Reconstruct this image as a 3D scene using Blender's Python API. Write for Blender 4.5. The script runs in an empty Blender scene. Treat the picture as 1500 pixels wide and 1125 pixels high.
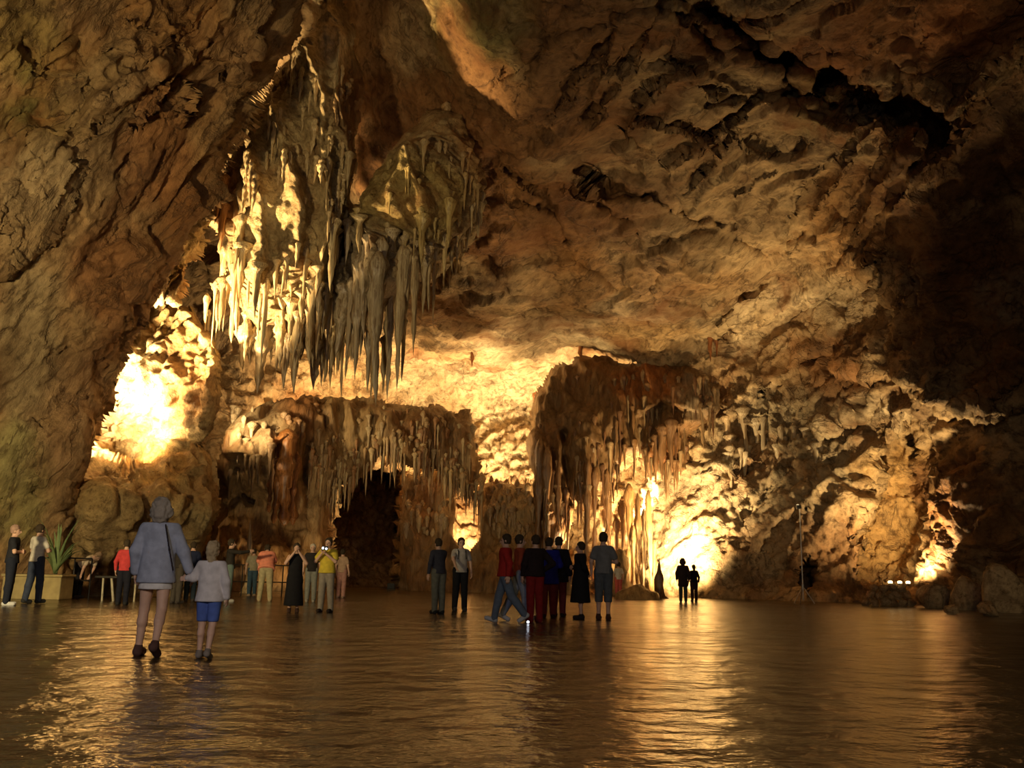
import bpy, math, random
import numpy as np
from mathutils import Matrix, Vector

random.seed(7)
RS = np.random.RandomState(11)
scene = bpy.context.scene
COL = scene.collection

# ------------------------------------------------------------------ camera
W, H, F = 1500.0, 1125.0, 1400.0
EYE = 0.9
PITCH = math.atan((841.0 - H / 2) / F)
ROLL = math.radians(1.05)
cam_d = bpy.data.cameras.new('camera')
cam_d.sensor_width = 36.0
cam_d.lens = F / W * 36.0
cam_d.clip_end = 500
cam = bpy.data.objects.new('camera', cam_d)
CAMM = Matrix.Translation((0, 0, EYE)) @ Matrix.Rotation(math.pi / 2 + PITCH, 4, 'X') @ Matrix.Rotation(ROLL, 4, 'Z')
cam.matrix_world = CAMM
COL.objects.link(cam)
scene.camera = cam
CR = np.array(CAMM.to_3x3())

# ------------------------------------------------------------------ world, exposure
wd = bpy.data.worlds.new('cave_air')
scene.world = wd
wd.use_nodes = True
wd.node_tree.nodes['Background'].inputs[0].default_value = (1.0, 0.55, 0.22, 1)
wd.node_tree.nodes['Background'].inputs[1].default_value = 0.018
vs = scene.view_settings
vs.view_transform = 'Standard'
vs.look = 'None'
vs.gamma = 1.0
vs.exposure = 0.0
vs.use_curve_mapping = False


# ------------------------------------------------------------------ pixel -> place
def rays(px, py):
    px = np.asarray(px, float); py = np.asarray(py, float)
    v = np.stack([(px - W / 2) / F, (H / 2 - py) / F, -np.ones_like(px)], -1)
    d = v @ CR.T
    return d / d[..., 1:2]                       # scaled so that y = 1


def at(px, py, Y):
    d = rays(px, py)
    p = d * np.asarray(Y, float)[..., None]
    p[..., 2] += EYE
    return p


def on_floor(px, py):
    d = rays(px, py)
    t = -EYE / d[2]
    return np.array([d[0] * t, t, 0.0])


# ------------------------------------------------------------------ lamps
WARM = (1.0, 0.73, 0.36)


def lamp(name, loc, power, target=None, cone=150, color=WARM, size=0.25, blend=0.8):
    if target is None:
        l = bpy.data.lights.new(name, 'POINT')
    else:
        l = bpy.data.lights.new(name, 'SPOT')
        l.spot_size = math.radians(cone)
        l.spot_blend = blend
    l.energy = power
    l.color = color
    l.shadow_soft_size = size
    o = bpy.data.objects.new(name, l)
    o.location = loc
    if target is not None:
        o.rotation_euler = (Vector(target) - Vector(loc)).to_track_quat('-Z', 'Y').to_euler()
    COL.objects.link(o)
    return o


def lp(px, py, Y):
    return [float(v) for v in at(px, py, np.array(Y))]


# (floodlights that stand in the cave; hidden behind rock except the ones by the low wall; fill lights are added)
lamp('flood_niche', lp(106, 640, 30.8), 30000, lp(362, 315, 34.2), 66, size=0.3, blend=0.5)
lamp('flood_niche_low', lp(95, 640, 32.2), 17000, lp(205, 560, 36.5), 108, size=0.3)
lamp('flood_vault', lp(815, 715, 51.4), 1200, lp(770, 520, 52), 140, size=0.3)
lamp('flood_ledge', lp(676, 668, 49.6), 2500, lp(890, 490, 47), 110, size=0.3)
lamp('flood_vault_left', lp(520, 645, 50.5), 2600, lp(460, 550, 51), 160, size=0.3)
lamp('flood_back', lp(990, 842, 43.4), 5400, lp(1000, 760, 47.5), 125, size=0.25)
lamp('fill_back', lp(1002, 805, 45.4), 1500, lp(1000, 770, 48), 150, size=0.2)  # added light without a fixture, burns out the back wall
lamp('flood_back_column', lp(868, 812, 48.6), 4000, lp(860, 700, 49), 170, size=0.2)
lamp('flood_passage', lp(685, 812, 51.6), 11000, lp(688, 720, 55), 170, size=0.2)
lamp('flood_grotto', lp(930, 750, 49.6), 3000, lp(925, 640, 52), 170, size=0.2)
lamp('flood_alcove', lp(1345, 846, 38.4), 3400, lp(1310, 620, 41), 160, size=0.2)
lamp('flood_shelf_top', lp(298, 590, 37.5), 2400, lp(420, 610, 44), 80, size=0.3)
lamp('flood_shelf', lp(420, 868, 41.0), 350, lp(420, 640, 44), 160, size=0.3)
lamp('stand_lamp', lp(1178, 741, 36.0), 900, lp(1000, 200, 34), 95, size=0.15, blend=1.0)
lamp('fill_ridge', lp(1120, 850, 37.0), 5500, lp(1180, 425, 42), 46, size=0.15, blend=0.9)  # added light to brighten the ridge, not a head of the stand
lamp('fill_right_wall', lp(1050, 868, 35.0), 200, lp(1150, 690, 44), 70, size=0.2, blend=0.9)  # added soft frontal fill for the right wall, not on the stand
lamp('hall_lamp_left', (-11.0, 9.0, 3.0), 7600, (-12, 27, 6.5), 95, color=(1.0, 0.78, 0.40), size=0.5)
lamp('fill_boulders', (11.5, 15.0, 1.5), 450, (17.0, 35.5, 0.8), 42, color=(1.0, 0.78, 0.44), size=0.3, blend=1.0)  # added off-frame fill that brightens the boulders
lamp('fill_rear', (3.0, -9.0, 6.0), 2000, (2, 25, 7), 120, color=(1.0, 0.74, 0.40), size=0.8)  # added warm fill from behind the camera, no fixture
lamp('fill_high', (-3.0, -3.0, 5.0), 1100, (-2, 18, 1.0), 100, color=(0.85, 0.88, 1.0), size=0.4)  # added cool fill above and behind the camera, no fixture


# ------------------------------------------------------------------ noise
_perm = RS.permutation(512)
_perm = np.concatenate([_perm, _perm, _perm])
_g = RS.normal(size=(512, 3)); _g /= np.linalg.norm(_g, axis=1)[:, None]
_g = _g.astype(np.float32)
_rnd = RS.rand(512, 3).astype(np.float32)


def pn(p):
    p = p.astype(np.float32)
    i = np.floor(p).astype(np.int64)
    f = p - i
    i &= 511
    u = f * f * f * (f * (f * 6 - 15) + 10)
    out = np.zeros(len(p), np.float32)
    for dx in (0, 1):
        a = _perm[(i[:, 0] + dx) & 511]
        wx = u[:, 0] if dx else 1 - u[:, 0]
        for dy in (0, 1):
            b = _perm[a + ((i[:, 1] + dy) & 511)]
            wy = wx * (u[:, 1] if dy else 1 - u[:, 1])
            for dz in (0, 1):
                c = _perm[b + ((i[:, 2] + dz) & 511)]
                g = _g[c]
                wz = wy * (u[:, 2] if dz else 1 - u[:, 2])
                out += wz * (g[:, 0] * (f[:, 0] - dx) + g[:, 1] * (f[:, 1] - dy) + g[:, 2] * (f[:, 2] - dz))
    return out * 1.6


def fbm(p, oc=4, gain=0.5):
    s = 0; a = 1.0
    for k in range(oc):
        s = s + a * pn(p + 17.3 * k); p = p * 2.03; a *= gain
    return s


def ridge(p, oc=4, gain=0.5):
    s = 0; a = 1.0
    for k in range(oc):
        s = s + a * (1 - 2 * np.abs(pn(p + 31.7 * k))); p = p * 2.07; a *= gain
    return s * 0.6


def cells(p):
    """cellular noise: F1, F2-F1 and a random value for each cell"""
    p = p.astype(np.float32)
    i = np.floor(p).astype(np.int64)
    f1 = np.full(len(p), 9.0, np.float32); f2 = f1.copy(); idv = np.zeros(len(p), np.float32)
    dd = np.zeros((len(p), 3), np.float32)
    for dx in (-1, 0, 1):
        for dy in (-1, 0, 1):
            for dz in (-1, 0, 1):
                c = i + np.array([dx, dy, dz])
                h = _perm[_perm[_perm[c[:, 0] & 511] + (c[:, 1] & 511)] + (c[:, 2] & 511)]
                v = c + _rnd[h] - p
                d = np.sqrt((v * v).sum(1))
                m = d < f1
                f2 = np.where(m, f1, np.minimum(f2, d))
                f1 = np.where(m, d, f1)
                idv = np.where(m, _rnd[h, 0], idv)
                dd[m] = v[m]
    return f1, f2 - f1, idv, dd


def warp(p, amp, fr):
    return p + amp * np.stack([pn(p * fr), pn(p * fr + 51.3), pn(p * fr + 97.1)], -1)


def frame(P, ang):
    """coordinates along / across a direction at `ang` degrees in the X-Z plane, and depth"""
    a = math.radians(ang); c, s = math.cos(a), math.sin(a)
    return np.stack([P[:, 0] * c + P[:, 2] * s, -P[:, 0] * s + P[:, 2] * c, P[:, 1]], -1)


def plates(f, along, across, seed=0.0, rag=0.9, sharp=0.86):
    """overlapping broken beds: each rises slowly across the bedding and breaks off sharply"""
    s = f[:, 1] * across + rag * fbm(np.stack([f[:, 0] * along, f[:, 1] * across * 0.45, f[:, 2] * along * 2], -1) + seed, 4)
    k = np.floor(s); t = s - k
    gate = 0.25 + 0.75 * sstep(pn(np.stack([f[:, 0] * along * 2.2, k * 7.7, f[:, 2] * 0.1], -1) + seed), -0.35, 0.25)
    return (t ** 1.4 * (1 - sstep(t, sharp, 1.0)) - 0.35) * gate


# ------------------------------------------------------------------ meshes, tags, materials
def tag(o, label=None, cat=None, group=None, kind=None):
    if label: o['label'] = label
    if cat: o['category'] = cat
    if group: o['group'] = group
    if kind: o['kind'] = kind
    return o


def mesh_obj(name, verts, faces, mat, parent=None, smooth=True):
    me = bpy.data.meshes.new(name)
    v = np.asarray(verts, np.float32)
    if isinstance(faces, np.ndarray):
        n, k = faces.shape
        me.vertices.add(len(v)); me.vertices.foreach_set('co', v.ravel())
        me.loops.add(n * k); me.loops.foreach_set('vertex_index', faces.astype(np.int32).ravel())
        me.polygons.add(n)
        me.polygons.foreach_set('loop_start', np.arange(0, n * k, k, dtype=np.int32))
        me.update(calc_edges=True)
    else:
        me.from_pydata([tuple(map(float, q)) for q in v], [], [tuple(map(int, q)) for q in faces])
    me.polygons.foreach_set('use_smooth', [smooth] * len(me.polygons))
    me.materials.append(mat)
    me.update()
    o = bpy.data.objects.new(name, me)
    COL.objects.link(o)
    if parent is not None:
        o.parent = parent
    return o


def empty(name, loc=(0, 0, 0), rz=0.0):
    o = bpy.data.objects.new(name, None)
    o.empty_display_size = 0.2
    o.location = [float(v) for v in loc]; o.rotation_euler = (0, 0, rz)
    COL.objects.link(o)
    return o


def set_color(o, rgb):
    a = o.data.color_attributes.new('tint', 'FLOAT_COLOR', 'POINT')
    c = np.ones((len(o.data.vertices), 4), np.float32)
    c[:, :3] = rgb
    a.data.foreach_set('color', c.ravel())


def rock_mat(name, fine=1.0, rough=0.62, vein=(0.30, 0.12, 0.03), streak=0.0, bump=0.8, base=None, grain=(0, 1.0), stain=0.6, joint=0.5):
    """limestone: tint x broad mottling x fine mottling, rusty stains, thin dark joints; grain = (direction in the X-Z plane, stretch)"""
    m = bpy.data.materials.new(name); m.use_nodes = True
    nt = m.node_tree; N = nt.nodes; L = nt.links
    b = N['Principled BSDF']
    tc = N.new('ShaderNodeTexCoord')
    if base is None:
        at_ = N.new('ShaderNodeAttribute'); at_.attribute_name = 'tint'
        src = at_.outputs['Color']
    else:
        r = N.new('ShaderNodeRGB'); r.outputs[0].default_value = (*base, 1); src = r.outputs[0]
    mp = N.new('ShaderNodeMapping'); mp.vector_type = 'TEXTURE'; L.new(tc.outputs['Object'], mp.inputs[0])
    mp.inputs['Rotation'].default_value = (0, -math.radians(grain[0]), 0)
    mp.inputs['Scale'].default_value = (grain[1], 1, 1 / (1 - 0.8 * streak))

    def noise(scale, detail, roughness, dist=0.0, w=0.0):
        n = N.new('ShaderNodeTexNoise'); n.inputs['Scale'].default_value = scale * fine
        n.inputs['Detail'].default_value = detail; n.inputs['Roughness'].default_value = roughness
        n.inputs['Distortion'].default_value = dist
        if w:
            ad = N.new('ShaderNodeVectorMath'); ad.inputs[1].default_value = (w, w * 1.7, w * 0.6); L.new(mp.outputs[0], ad.inputs[0]); L.new(ad.outputs[0], n.inputs['Vector'])
        else:
            L.new(mp.outputs[0], n.inputs['Vector'])
        return n.outputs['Fac']

    def ramp(fac, stops):
        cr = N.new('ShaderNodeValToRGB'); L.new(fac, cr.inputs[0]); e = cr.color_ramp.elements
        e[0].position, e[0].color = stops[0][0], (*stops[0][1], 1)
        e[1].position, e[1].color = stops[-1][0], (*stops[-1][1], 1)
        for p, c in stops[1:-1]:
            e.new(p).color = (*c, 1)
        return cr.outputs[0]

    def mix(a, b_, fac=1.0, mode='MULTIPLY'):
        x = N.new('ShaderNodeMix'); x.data_type = 'RGBA'; x.blend_type = mode
        if isinstance(fac, float): x.inputs['Factor'].default_value = fac
        else: L.new(fac, x.inputs['Factor'])
        L.new(a, x.inputs['A'])
        if isinstance(b_, tuple): x.inputs['B'].default_value = (*b_, 1)
        else: L.new(b_, x.inputs['B'])
        return x.outputs['Result']

    c = mix(src, ramp(noise(0.55, 9, 0.68, 0.6), [(0.30, (0.34, 0.25, 0.17)), (0.46, (0.85, 0.79, 0.70)), (0.68, (1.28, 1.22, 1.10))]))
    c = mix(c, ramp(noise(3.4, 10, 0.74, 0.3, 3.7), [(0.33, (0.34, 0.27, 0.20)), (0.48, (0.92, 0.88, 0.82)), (0.66, (1.25, 1.22, 1.16))]))
    r2 = N.new('ShaderNodeMapRange'); L.new(noise(0.25, 7, 0.66, 0.4, 11.3), r2.inputs[0])
    r2.inputs[1].default_value = 0.50; r2.inputs[2].default_value = 0.66; r2.inputs[3].default_value = 0.0; r2.inputs[4].default_value = stain
    c = mix(c, vein, r2.outputs[0], 'MIX')
    # thin dark joints
    v = noise(0.42, 6, 0.58, 0.5, 23.9)
    sb = N.new('ShaderNodeMath'); sb.operation = 'SUBTRACT'; sb.inputs[1].default_value = 0.5; L.new(v, sb.inputs[0])
    ab = N.new('ShaderNodeMath'); ab.operation = 'ABSOLUTE'; L.new(sb.outputs[0], ab.inputs[0])
    r3 = N.new('ShaderNodeMapRange'); L.new(ab.outputs[0], r3.inputs[0])
    r3.inputs[1].default_value = 0.0; r3.inputs[2].default_value = 0.022; r3.inputs[3].default_value = joint; r3.inputs[4].default_value = 0.0
    c = mix(c, (0.09, 0.045, 0.02), r3.outputs[0], 'MIX')
    L.new(c, b.inputs['Base Color'])
    b.inputs['Roughness'].default_value = rough
    b.inputs['Specular IOR Level'].default_value = 0.3
    bp = N.new('ShaderNodeBump'); bp.inputs['Strength'].default_value = bump; bp.inputs['Distance'].default_value = 0.28
    L.new(noise(1.9, 10, 0.70), bp.inputs['Height'])
    b2 = N.new('ShaderNodeBump'); b2.invert = True; b2.inputs['Strength'].default_value = 0.6; b2.inputs['Distance'].default_value = 0.15
    L.new(r3.outputs[0], b2.inputs['Height']); L.new(bp.outputs[0], b2.inputs['Normal'])
    L.new(b2.outputs[0], b.inputs['Normal'])
    return m


def plain_mat(name, color, rough=0.8, spec=0.3, metal=0.0, weave=0.0, var=0.18, scale=9.0):
    m = bpy.data.materials.new(name); m.use_nodes = True
    nt = m.node_tree; N = nt.nodes; L = nt.links; b = N['Principled BSDF']
    tc = N.new('ShaderNodeTexCoord')
    n = N.new('ShaderNodeTexNoise'); n.inputs['Scale'].default_value = scale; n.inputs['Detail'].default_value = 5
    L.new(tc.outputs['Object'], n.inputs['Vector'])
    r = N.new('ShaderNodeMapRange'); L.new(n.outputs['Fac'], r.inputs[0])
    r.inputs[1].default_value = 0.3; r.inputs[2].default_value = 0.7
    r.inputs[3].default_value = 1 - var; r.inputs[4].default_value = 1 + var
    mx = N.new('ShaderNodeMix'); mx.data_type = 'RGBA'; mx.blend_type = 'MULTIPLY'; mx.inputs['Factor'].default_value = 1
    mx.inputs['A'].default_value = (*color, 1); L.new(r.outputs[0], mx.inputs['B'])
    L.new(mx.outputs['Result'], b.inputs['Base Color'])
    b.inputs['Roughness'].default_value = rough; b.inputs['Metallic'].default_value = metal
    b.inputs['Specular IOR Level'].default_value = spec
    if weave:
        bp = N.new('ShaderNodeBump'); bp.inputs['Strength'].default_value = weave; bp.inputs['Distance'].default_value = 0.02
        L.new(n.outputs['Fac'], bp.inputs['Height']); L.new(bp.outputs[0], b.inputs['Normal'])
    return m


M_ROCK = rock_mat('cave_limestone')
M_CEIL = rock_mat('ceiling_limestone', grain=(52, 2.6), stain=0.8, vein=(0.24, 0.09, 0.025))
M_LEFT = rock_mat('bedded_limestone', grain=(60, 2.4), fine=1.3)
M_ROCKFINE = rock_mat('cave_limestone_knobbly', fine=1.7, bump=0.9, rough=0.55, joint=0.12)
M_DRIP = rock_mat('flowstone', fine=1.6, streak=1.0, rough=0.42, bump=0.6, joint=0.2, vein=(0.22, 0.08, 0.02))


# ------------------------------------------------------------------ rock surfaces
def poly_sd(px, py, poly):
    """distance to the outline, positive inside"""
    d = np.full(px.shape, 1e9); ins = np.zeros(px.shape, bool)
    n = len(poly)
    for k in range(n):
        ax, ay = poly[k]; bx, by = poly[(k + 1) % n]
        ex, ey = bx - ax, by - ay
        t = np.clip(((px - ax) * ex + (py - ay) * ey) / max(ex * ex + ey * ey, 1e-9), 0, 1)
        d = np.minimum(d, (px - ax - t * ex) ** 2 + (py - ay - t * ey) ** 2)
        c = ((ay > py) != (by > py))
        with np.errstate(divide='ignore', invalid='ignore'):
            xi = ex * (py - ay) / (ey if abs(ey) > 1e-9 else 1e-9) + ax
        ins ^= c & (px < xi)
    d = np.sqrt(d)
    return np.where(ins, d, -d)


def line_sd(px, py, line):
    best = np.full(px.shape, 1e9); sg = np.zeros(px.shape); over = np.zeros(px.shape)
    n = len(line) - 1
    for k in range(n):
        ax, ay = line[k]; bx, by = line[k + 1]
        ex, ey = bx - ax, by - ay; l2 = ex * ex + ey * ey; ln = math.sqrt(l2)
        t0 = ((px - ax) * ex + (py - ay) * ey) / l2
        t = np.clip(t0, 0, 1)
        d = np.hypot(px - ax - t * ex, py - ay - t * ey)
        m = d < best
        best = np.where(m, d, best)
        sg = np.where(m, np.sign(ex * (py - ay) - ey * (px - ax)), sg)
        o = np.zeros(px.shape)
        if k == 0: o = np.maximum(o, -t0 * ln)
        if k == n - 1: o = np.maximum(o, (t0 - 1) * ln)
        over = np.where(m, o, over)
    return best, sg, over


def sstep(x, a, b):
    t = np.clip((x - a) / (b - a), 0, 1)
    return t * t * (3 - 2 * t)


class Depth:
    def __init__(s, pts):
        a = np.array(pts, float)
        s.xy = a[:, :2] / 100.0
        n = len(a)
        r = np.sqrt(((s.xy[:, None] - s.xy[None]) ** 2).sum(-1) + 0.6)
        A = np.zeros((n + 3, n + 3)); A[:n, :n] = r + np.eye(n) * 1e-6
        A[:n, n] = 1; A[:n, n + 1:] = s.xy; A[n, :n] = 1; A[n + 1:, :n] = s.xy.T
        s.w = np.linalg.solve(A, np.concatenate([a[:, 2], [0, 0, 0]]))

    def __call__(s, px, py):
        q = np.stack([np.ravel(px), np.ravel(py)], -1) / 100.0
        out = np.empty(len(q))
        for i in range(0, len(q), 60000):
            c = q[i:i + 60000]
            r = np.sqrt(((c[:, None] - s.xy[None]) ** 2).sum(-1) + 0.6)
            out[i:i + 60000] = r @ s.w[:-3] + s.w[-3] + c @ s.w[-2:]
        return out.reshape(np.shape(px))


class Rock:
    """a rock face: outline and depths sampled along sight lines, thickness curled back at the rim, relief along the normal"""
    def __init__(s, poly, pts, step=2.5, rim=30, thick=2.0, ragged=6, relief=None, feats=(), tint=None, inset=(), smooth=0, wander=7.0, broad=False):
        xs = [p[0] for p in poly]; ys = [p[1] for p in poly]
        gx = np.arange(min(xs), max(xs) + step, step); gy = np.arange(min(ys), max(ys) + step, step)
        s.gx, s.gy, s.step = gx, gy, step
        PX, PY = np.meshgrid(gx, gy)
        s.PX, s.PY = PX, PY
        s.base = Depth(pts)
        Y = s.base(PX, PY)
        jit = np.stack([PX.ravel() / 42.0, PY.ravel() / 42.0, np.full(PX.size, 3.3)], -1)
        sd = poly_sd(PX, PY, poly) + (ragged * fbm(jit, 4)).reshape(PX.shape)
        t = np.clip(1 - sd / rim, 0, 1)
        Y = Y + thick * (1 - np.sqrt(1 - np.minimum(t, 0.999) ** 2))
        for f in inset:
            pl, amp, soft = f
            q = poly_sd(PX, PY, pl) + (soft * 0.8 * fbm(jit * 2.1 + 5, 3)).reshape(PX.shape)
            Y = Y + amp * sstep(q, -soft, soft)
        jx = PX + wander * fbm(jit * 1.3 + 9, 4).reshape(PX.shape)
        jy = PY + wander * fbm(jit * 1.3 + 29, 4).reshape(PX.shape)
        wob = np.clip(0.72 + 0.75 * fbm(jit * 0.9 + 61, 3).reshape(PX.shape), 0.15, 1.3)
        for f in feats:
            kind, line = f[0], f[1]
            amp, w = f[2], f[3]
            Lg = f[4] if len(f) > 4 else w * 3
            lx = [p[0] for p in line]; ly = [p[1] for p in line]; mg = 3 * max(Lg, w) + 20
            i0, i1 = np.searchsorted(gx, [min(lx) - mg, max(lx) + mg]); j0, j1 = np.searchsorted(gy, [min(ly) - mg, max(ly) + mg])
            if i1 <= i0 or j1 <= j0: continue
            sl = (slice(j0, j1), slice(i0, i1))
            d, sg, ov = line_sd(jx[sl], jy[sl], line)
            fade = np.exp(-(np.maximum(ov, 0) / (w * 1.5 + 4)) ** 2)
            if kind == 'crack':
                Y[sl] += amp * np.exp(-(d / (0.62 * w * np.maximum(wob[sl], 0.5))) ** 2) * np.clip(wob[sl] * 1.5 - 0.2, 0.3, 1.2)
            elif kind == 'ridge':
                Y[sl] -= amp * np.exp(-(d / w))
            else:                                     # step: rock on the left-hand side of the line stands proud
                sd_ = d * sg
                Y[sl] -= amp * sstep(-sd_, -w, w) * np.exp(-np.maximum(-sd_, 0) / Lg) * fade
        P = at(PX, PY, Y)
        B = at(PX, PY, s.base(PX, PY)) if broad else P      # broad: relief follows the broad lie of the rock, not its ribs
        du = np.gradient(B, axis=1); dv = np.gradient(B, axis=0)
        Nn = np.cross(dv, du); Nn /= np.linalg.norm(Nn, axis=-1, keepdims=True) + 1e-9
        view = P - np.array([0, 0, EYE])
        Nn *= np.where((Nn * view).sum(-1, keepdims=True) > 0, -1.0, 1.0)
        if relief is not None:
            dsp = relief(P.reshape(-1, 3), PX.ravel(), PY.ravel()).reshape(PX.shape)
            P = P + Nn * dsp[..., None]
        for _ in range(smooth):                       # soften shards where steep flanks were displaced
            P[1:-1, 1:-1] = 0.4 * P[1:-1, 1:-1] + 0.15 * (P[:-2, 1:-1] + P[2:, 1:-1] + P[1:-1, :-2] + P[1:-1, 2:])
        s.P, s.N = P, Nn
        s.keep = sd > -0.02 * rim - 0.5
        s.tint = tint(P.reshape(-1, 3), PX.ravel(), PY.ravel()).reshape(*PX.shape, 3) if tint else np.full((*PX.shape, 3), 0.4)

    def surf(s, px, py):
        i = int(np.clip(np.searchsorted(s.gx, px), 0, len(s.gx) - 1)); j = int(np.clip(np.searchsorted(s.gy, py), 0, len(s.gy) - 1))
        return s.P[j, i].copy()

    def col(s, px, py):
        i = int(np.clip(np.searchsorted(s.gx, px), 0, len(s.gx) - 1)); j = int(np.clip(np.searchsorted(s.gy, py), 0, len(s.gy) - 1))
        return s.tint[j, i].copy()

    def build(s, name, mat, mask=None, parent=None):
        k = s.keep
        cell = k[:-1, :-1] & k[1:, :-1] & k[:-1, 1:] & k[1:, 1:]
        if mask is not None:
            cx = (s.PX[:-1, :-1] + s.step / 2); cy = (s.PY[:-1, :-1] + s.step / 2)
            cell &= mask(cx, cy)
        nx = len(s.gx)
        j, i = np.nonzero(cell)
        a = j * nx + i
        fc = np.stack([a, a + nx, a + nx + 1, a + 1], -1)
        used, inv = np.unique(fc.ravel(), return_inverse=True)
        o = mesh_obj(name, s.P.reshape(-1, 3)[used], inv.reshape(-1, 4).astype(np.int32), mat, parent)
        set_color(o, s.tint.reshape(-1, 3)[used])
        return o


def blobs(base, spots, namp=0.55, nfr=0.35):
    """rock colour: a base hue with stains, and patches that stand for light or shade, broken up by noise"""
    def f(P, px, py):
        n = fbm(P * nfr, 4)
        c = np.tile(np.array(base, float), (len(P), 1))
        for (x, y, rx, ry, rgb, st) in spots:
            d = np.sqrt(((px - x) / rx) ** 2 + ((py - y) / ry) ** 2) + namp * n
            w = st * (1 - sstep(d, 0.45, 1.1))
            c = c * (1 - w[:, None]) + np.array(rgb) * w[:, None]
        return c
    return f


CREAM = (0.66, 0.56, 0.40); TAN = (0.46, 0.34, 0.20); OCHRE = (0.44, 0.25, 0.10); RUST = (0.36, 0.14, 0.045)
GREY = (0.34, 0.29, 0.22); DARK = (0.12, 0.075, 0.04); GREEN = (0.20, 0.21, 0.07); BROWN = (0.22, 0.12, 0.055)

# --- the shell: ceiling, back wall and right wall share one continuous rock face
shell_pts = []
for (x, col_) in [
    (150, [(-280, 28), (0, 37), (200, 42), (400, 46), (520, 48), (650, 46.5), (870, 44), (910, 43.5)]),
    (330, [(-280, 27), (0, 37.5), (200, 42), (400, 47), (520, 49), (600, 47), (700, 45.5), (800, 44.5), (870, 43.5), (910, 43)]),
    (480, [(-280, 26), (0, 36.8), (200, 41.5), (400, 46), (480, 50), (560, 53), (640, 52), (760, 50.5), (870, 49.5), (910, 49)]),
    (620, [(-280, 21.5), (0, 30.5), (100, 33.5), (200, 36.2), (330, 39.5), (450, 45), (500, 49), (560, 54), (640, 56), (760, 54), (870, 51), (910, 50)]),
    (760, [(-280, 20), (0, 27), (100, 29.8), (200, 32.8), (330, 37.8), (440, 43.5), (480, 46.5), (530, 52), (570, 56), (650, 56.5), (760, 54), (870, 50.5), (910, 50)]),
    (900, [(-280, 19.5), (0, 26.5), (150, 31), (300, 36.5), (430, 42.5), (500, 47), (540, 51), (600, 53), (720, 51.5), (870, 47.5), (910, 47)]),
    (1020, [(-280, 19.5), (0, 26.5), (150, 31), (300, 36.4), (430, 42), (500, 45.5), (560, 47), (650, 46.5), (760, 45.5), (870, 43.6), (910, 43)]),
    (1110, [(-280, 19.5), (0, 26.8), (200, 32.8), (380, 39), (450, 41.5), (520, 42.5), (620, 42.5), (760, 41.5), (880, 39.8), (910, 39.5)]),
    (1200, [(-280, 19.5), (0, 26.8), (150, 30.8), (300, 35), (400, 38), (470, 39), (600, 39), (760, 38.2), (880, 36.8), (910, 36.5)]),
    (1270, [(-280, 19), (0, 26.5), (150, 30), (280, 33.2), (370, 35), (450, 35.5), (560, 36), (700, 36.8), (880, 35.4), (910, 35)]),
    (1350, [(-280, 18.5), (0, 27), (150, 30.5), (280, 33.5), (400, 36.2), (520, 37.2), (600, 38.5), (720, 41), (820, 40.2), (885, 38.5), (910, 38)]),
    (1430, [(-280, 18.5), (0, 26.5), (150, 30), (300, 33.5), (450, 35.6), (600, 36.2), (750, 36.6), (890, 36.8), (910, 36.6)]),
    (1510, [(-280, 18.5), (0, 26), (100, 28.5), (250, 32), (450, 34.8), (600, 35.4), (750, 35.6), (895, 35.4), (910, 35.2)]),
    (1720, [(-280, 18), (0, 24), (300, 31), (600, 34), (910, 34.5)]),
]:
    off = float(np.interp(x, [1020, 1110, 1200, 1270, 1271], [1.2, 3.4, 4.6, 5.2, 0.0]))
    shell_pts += [(x, y, d + off * float(np.clip((y - 60) / 400, 0, 1))) for y, d in col_]

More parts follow.
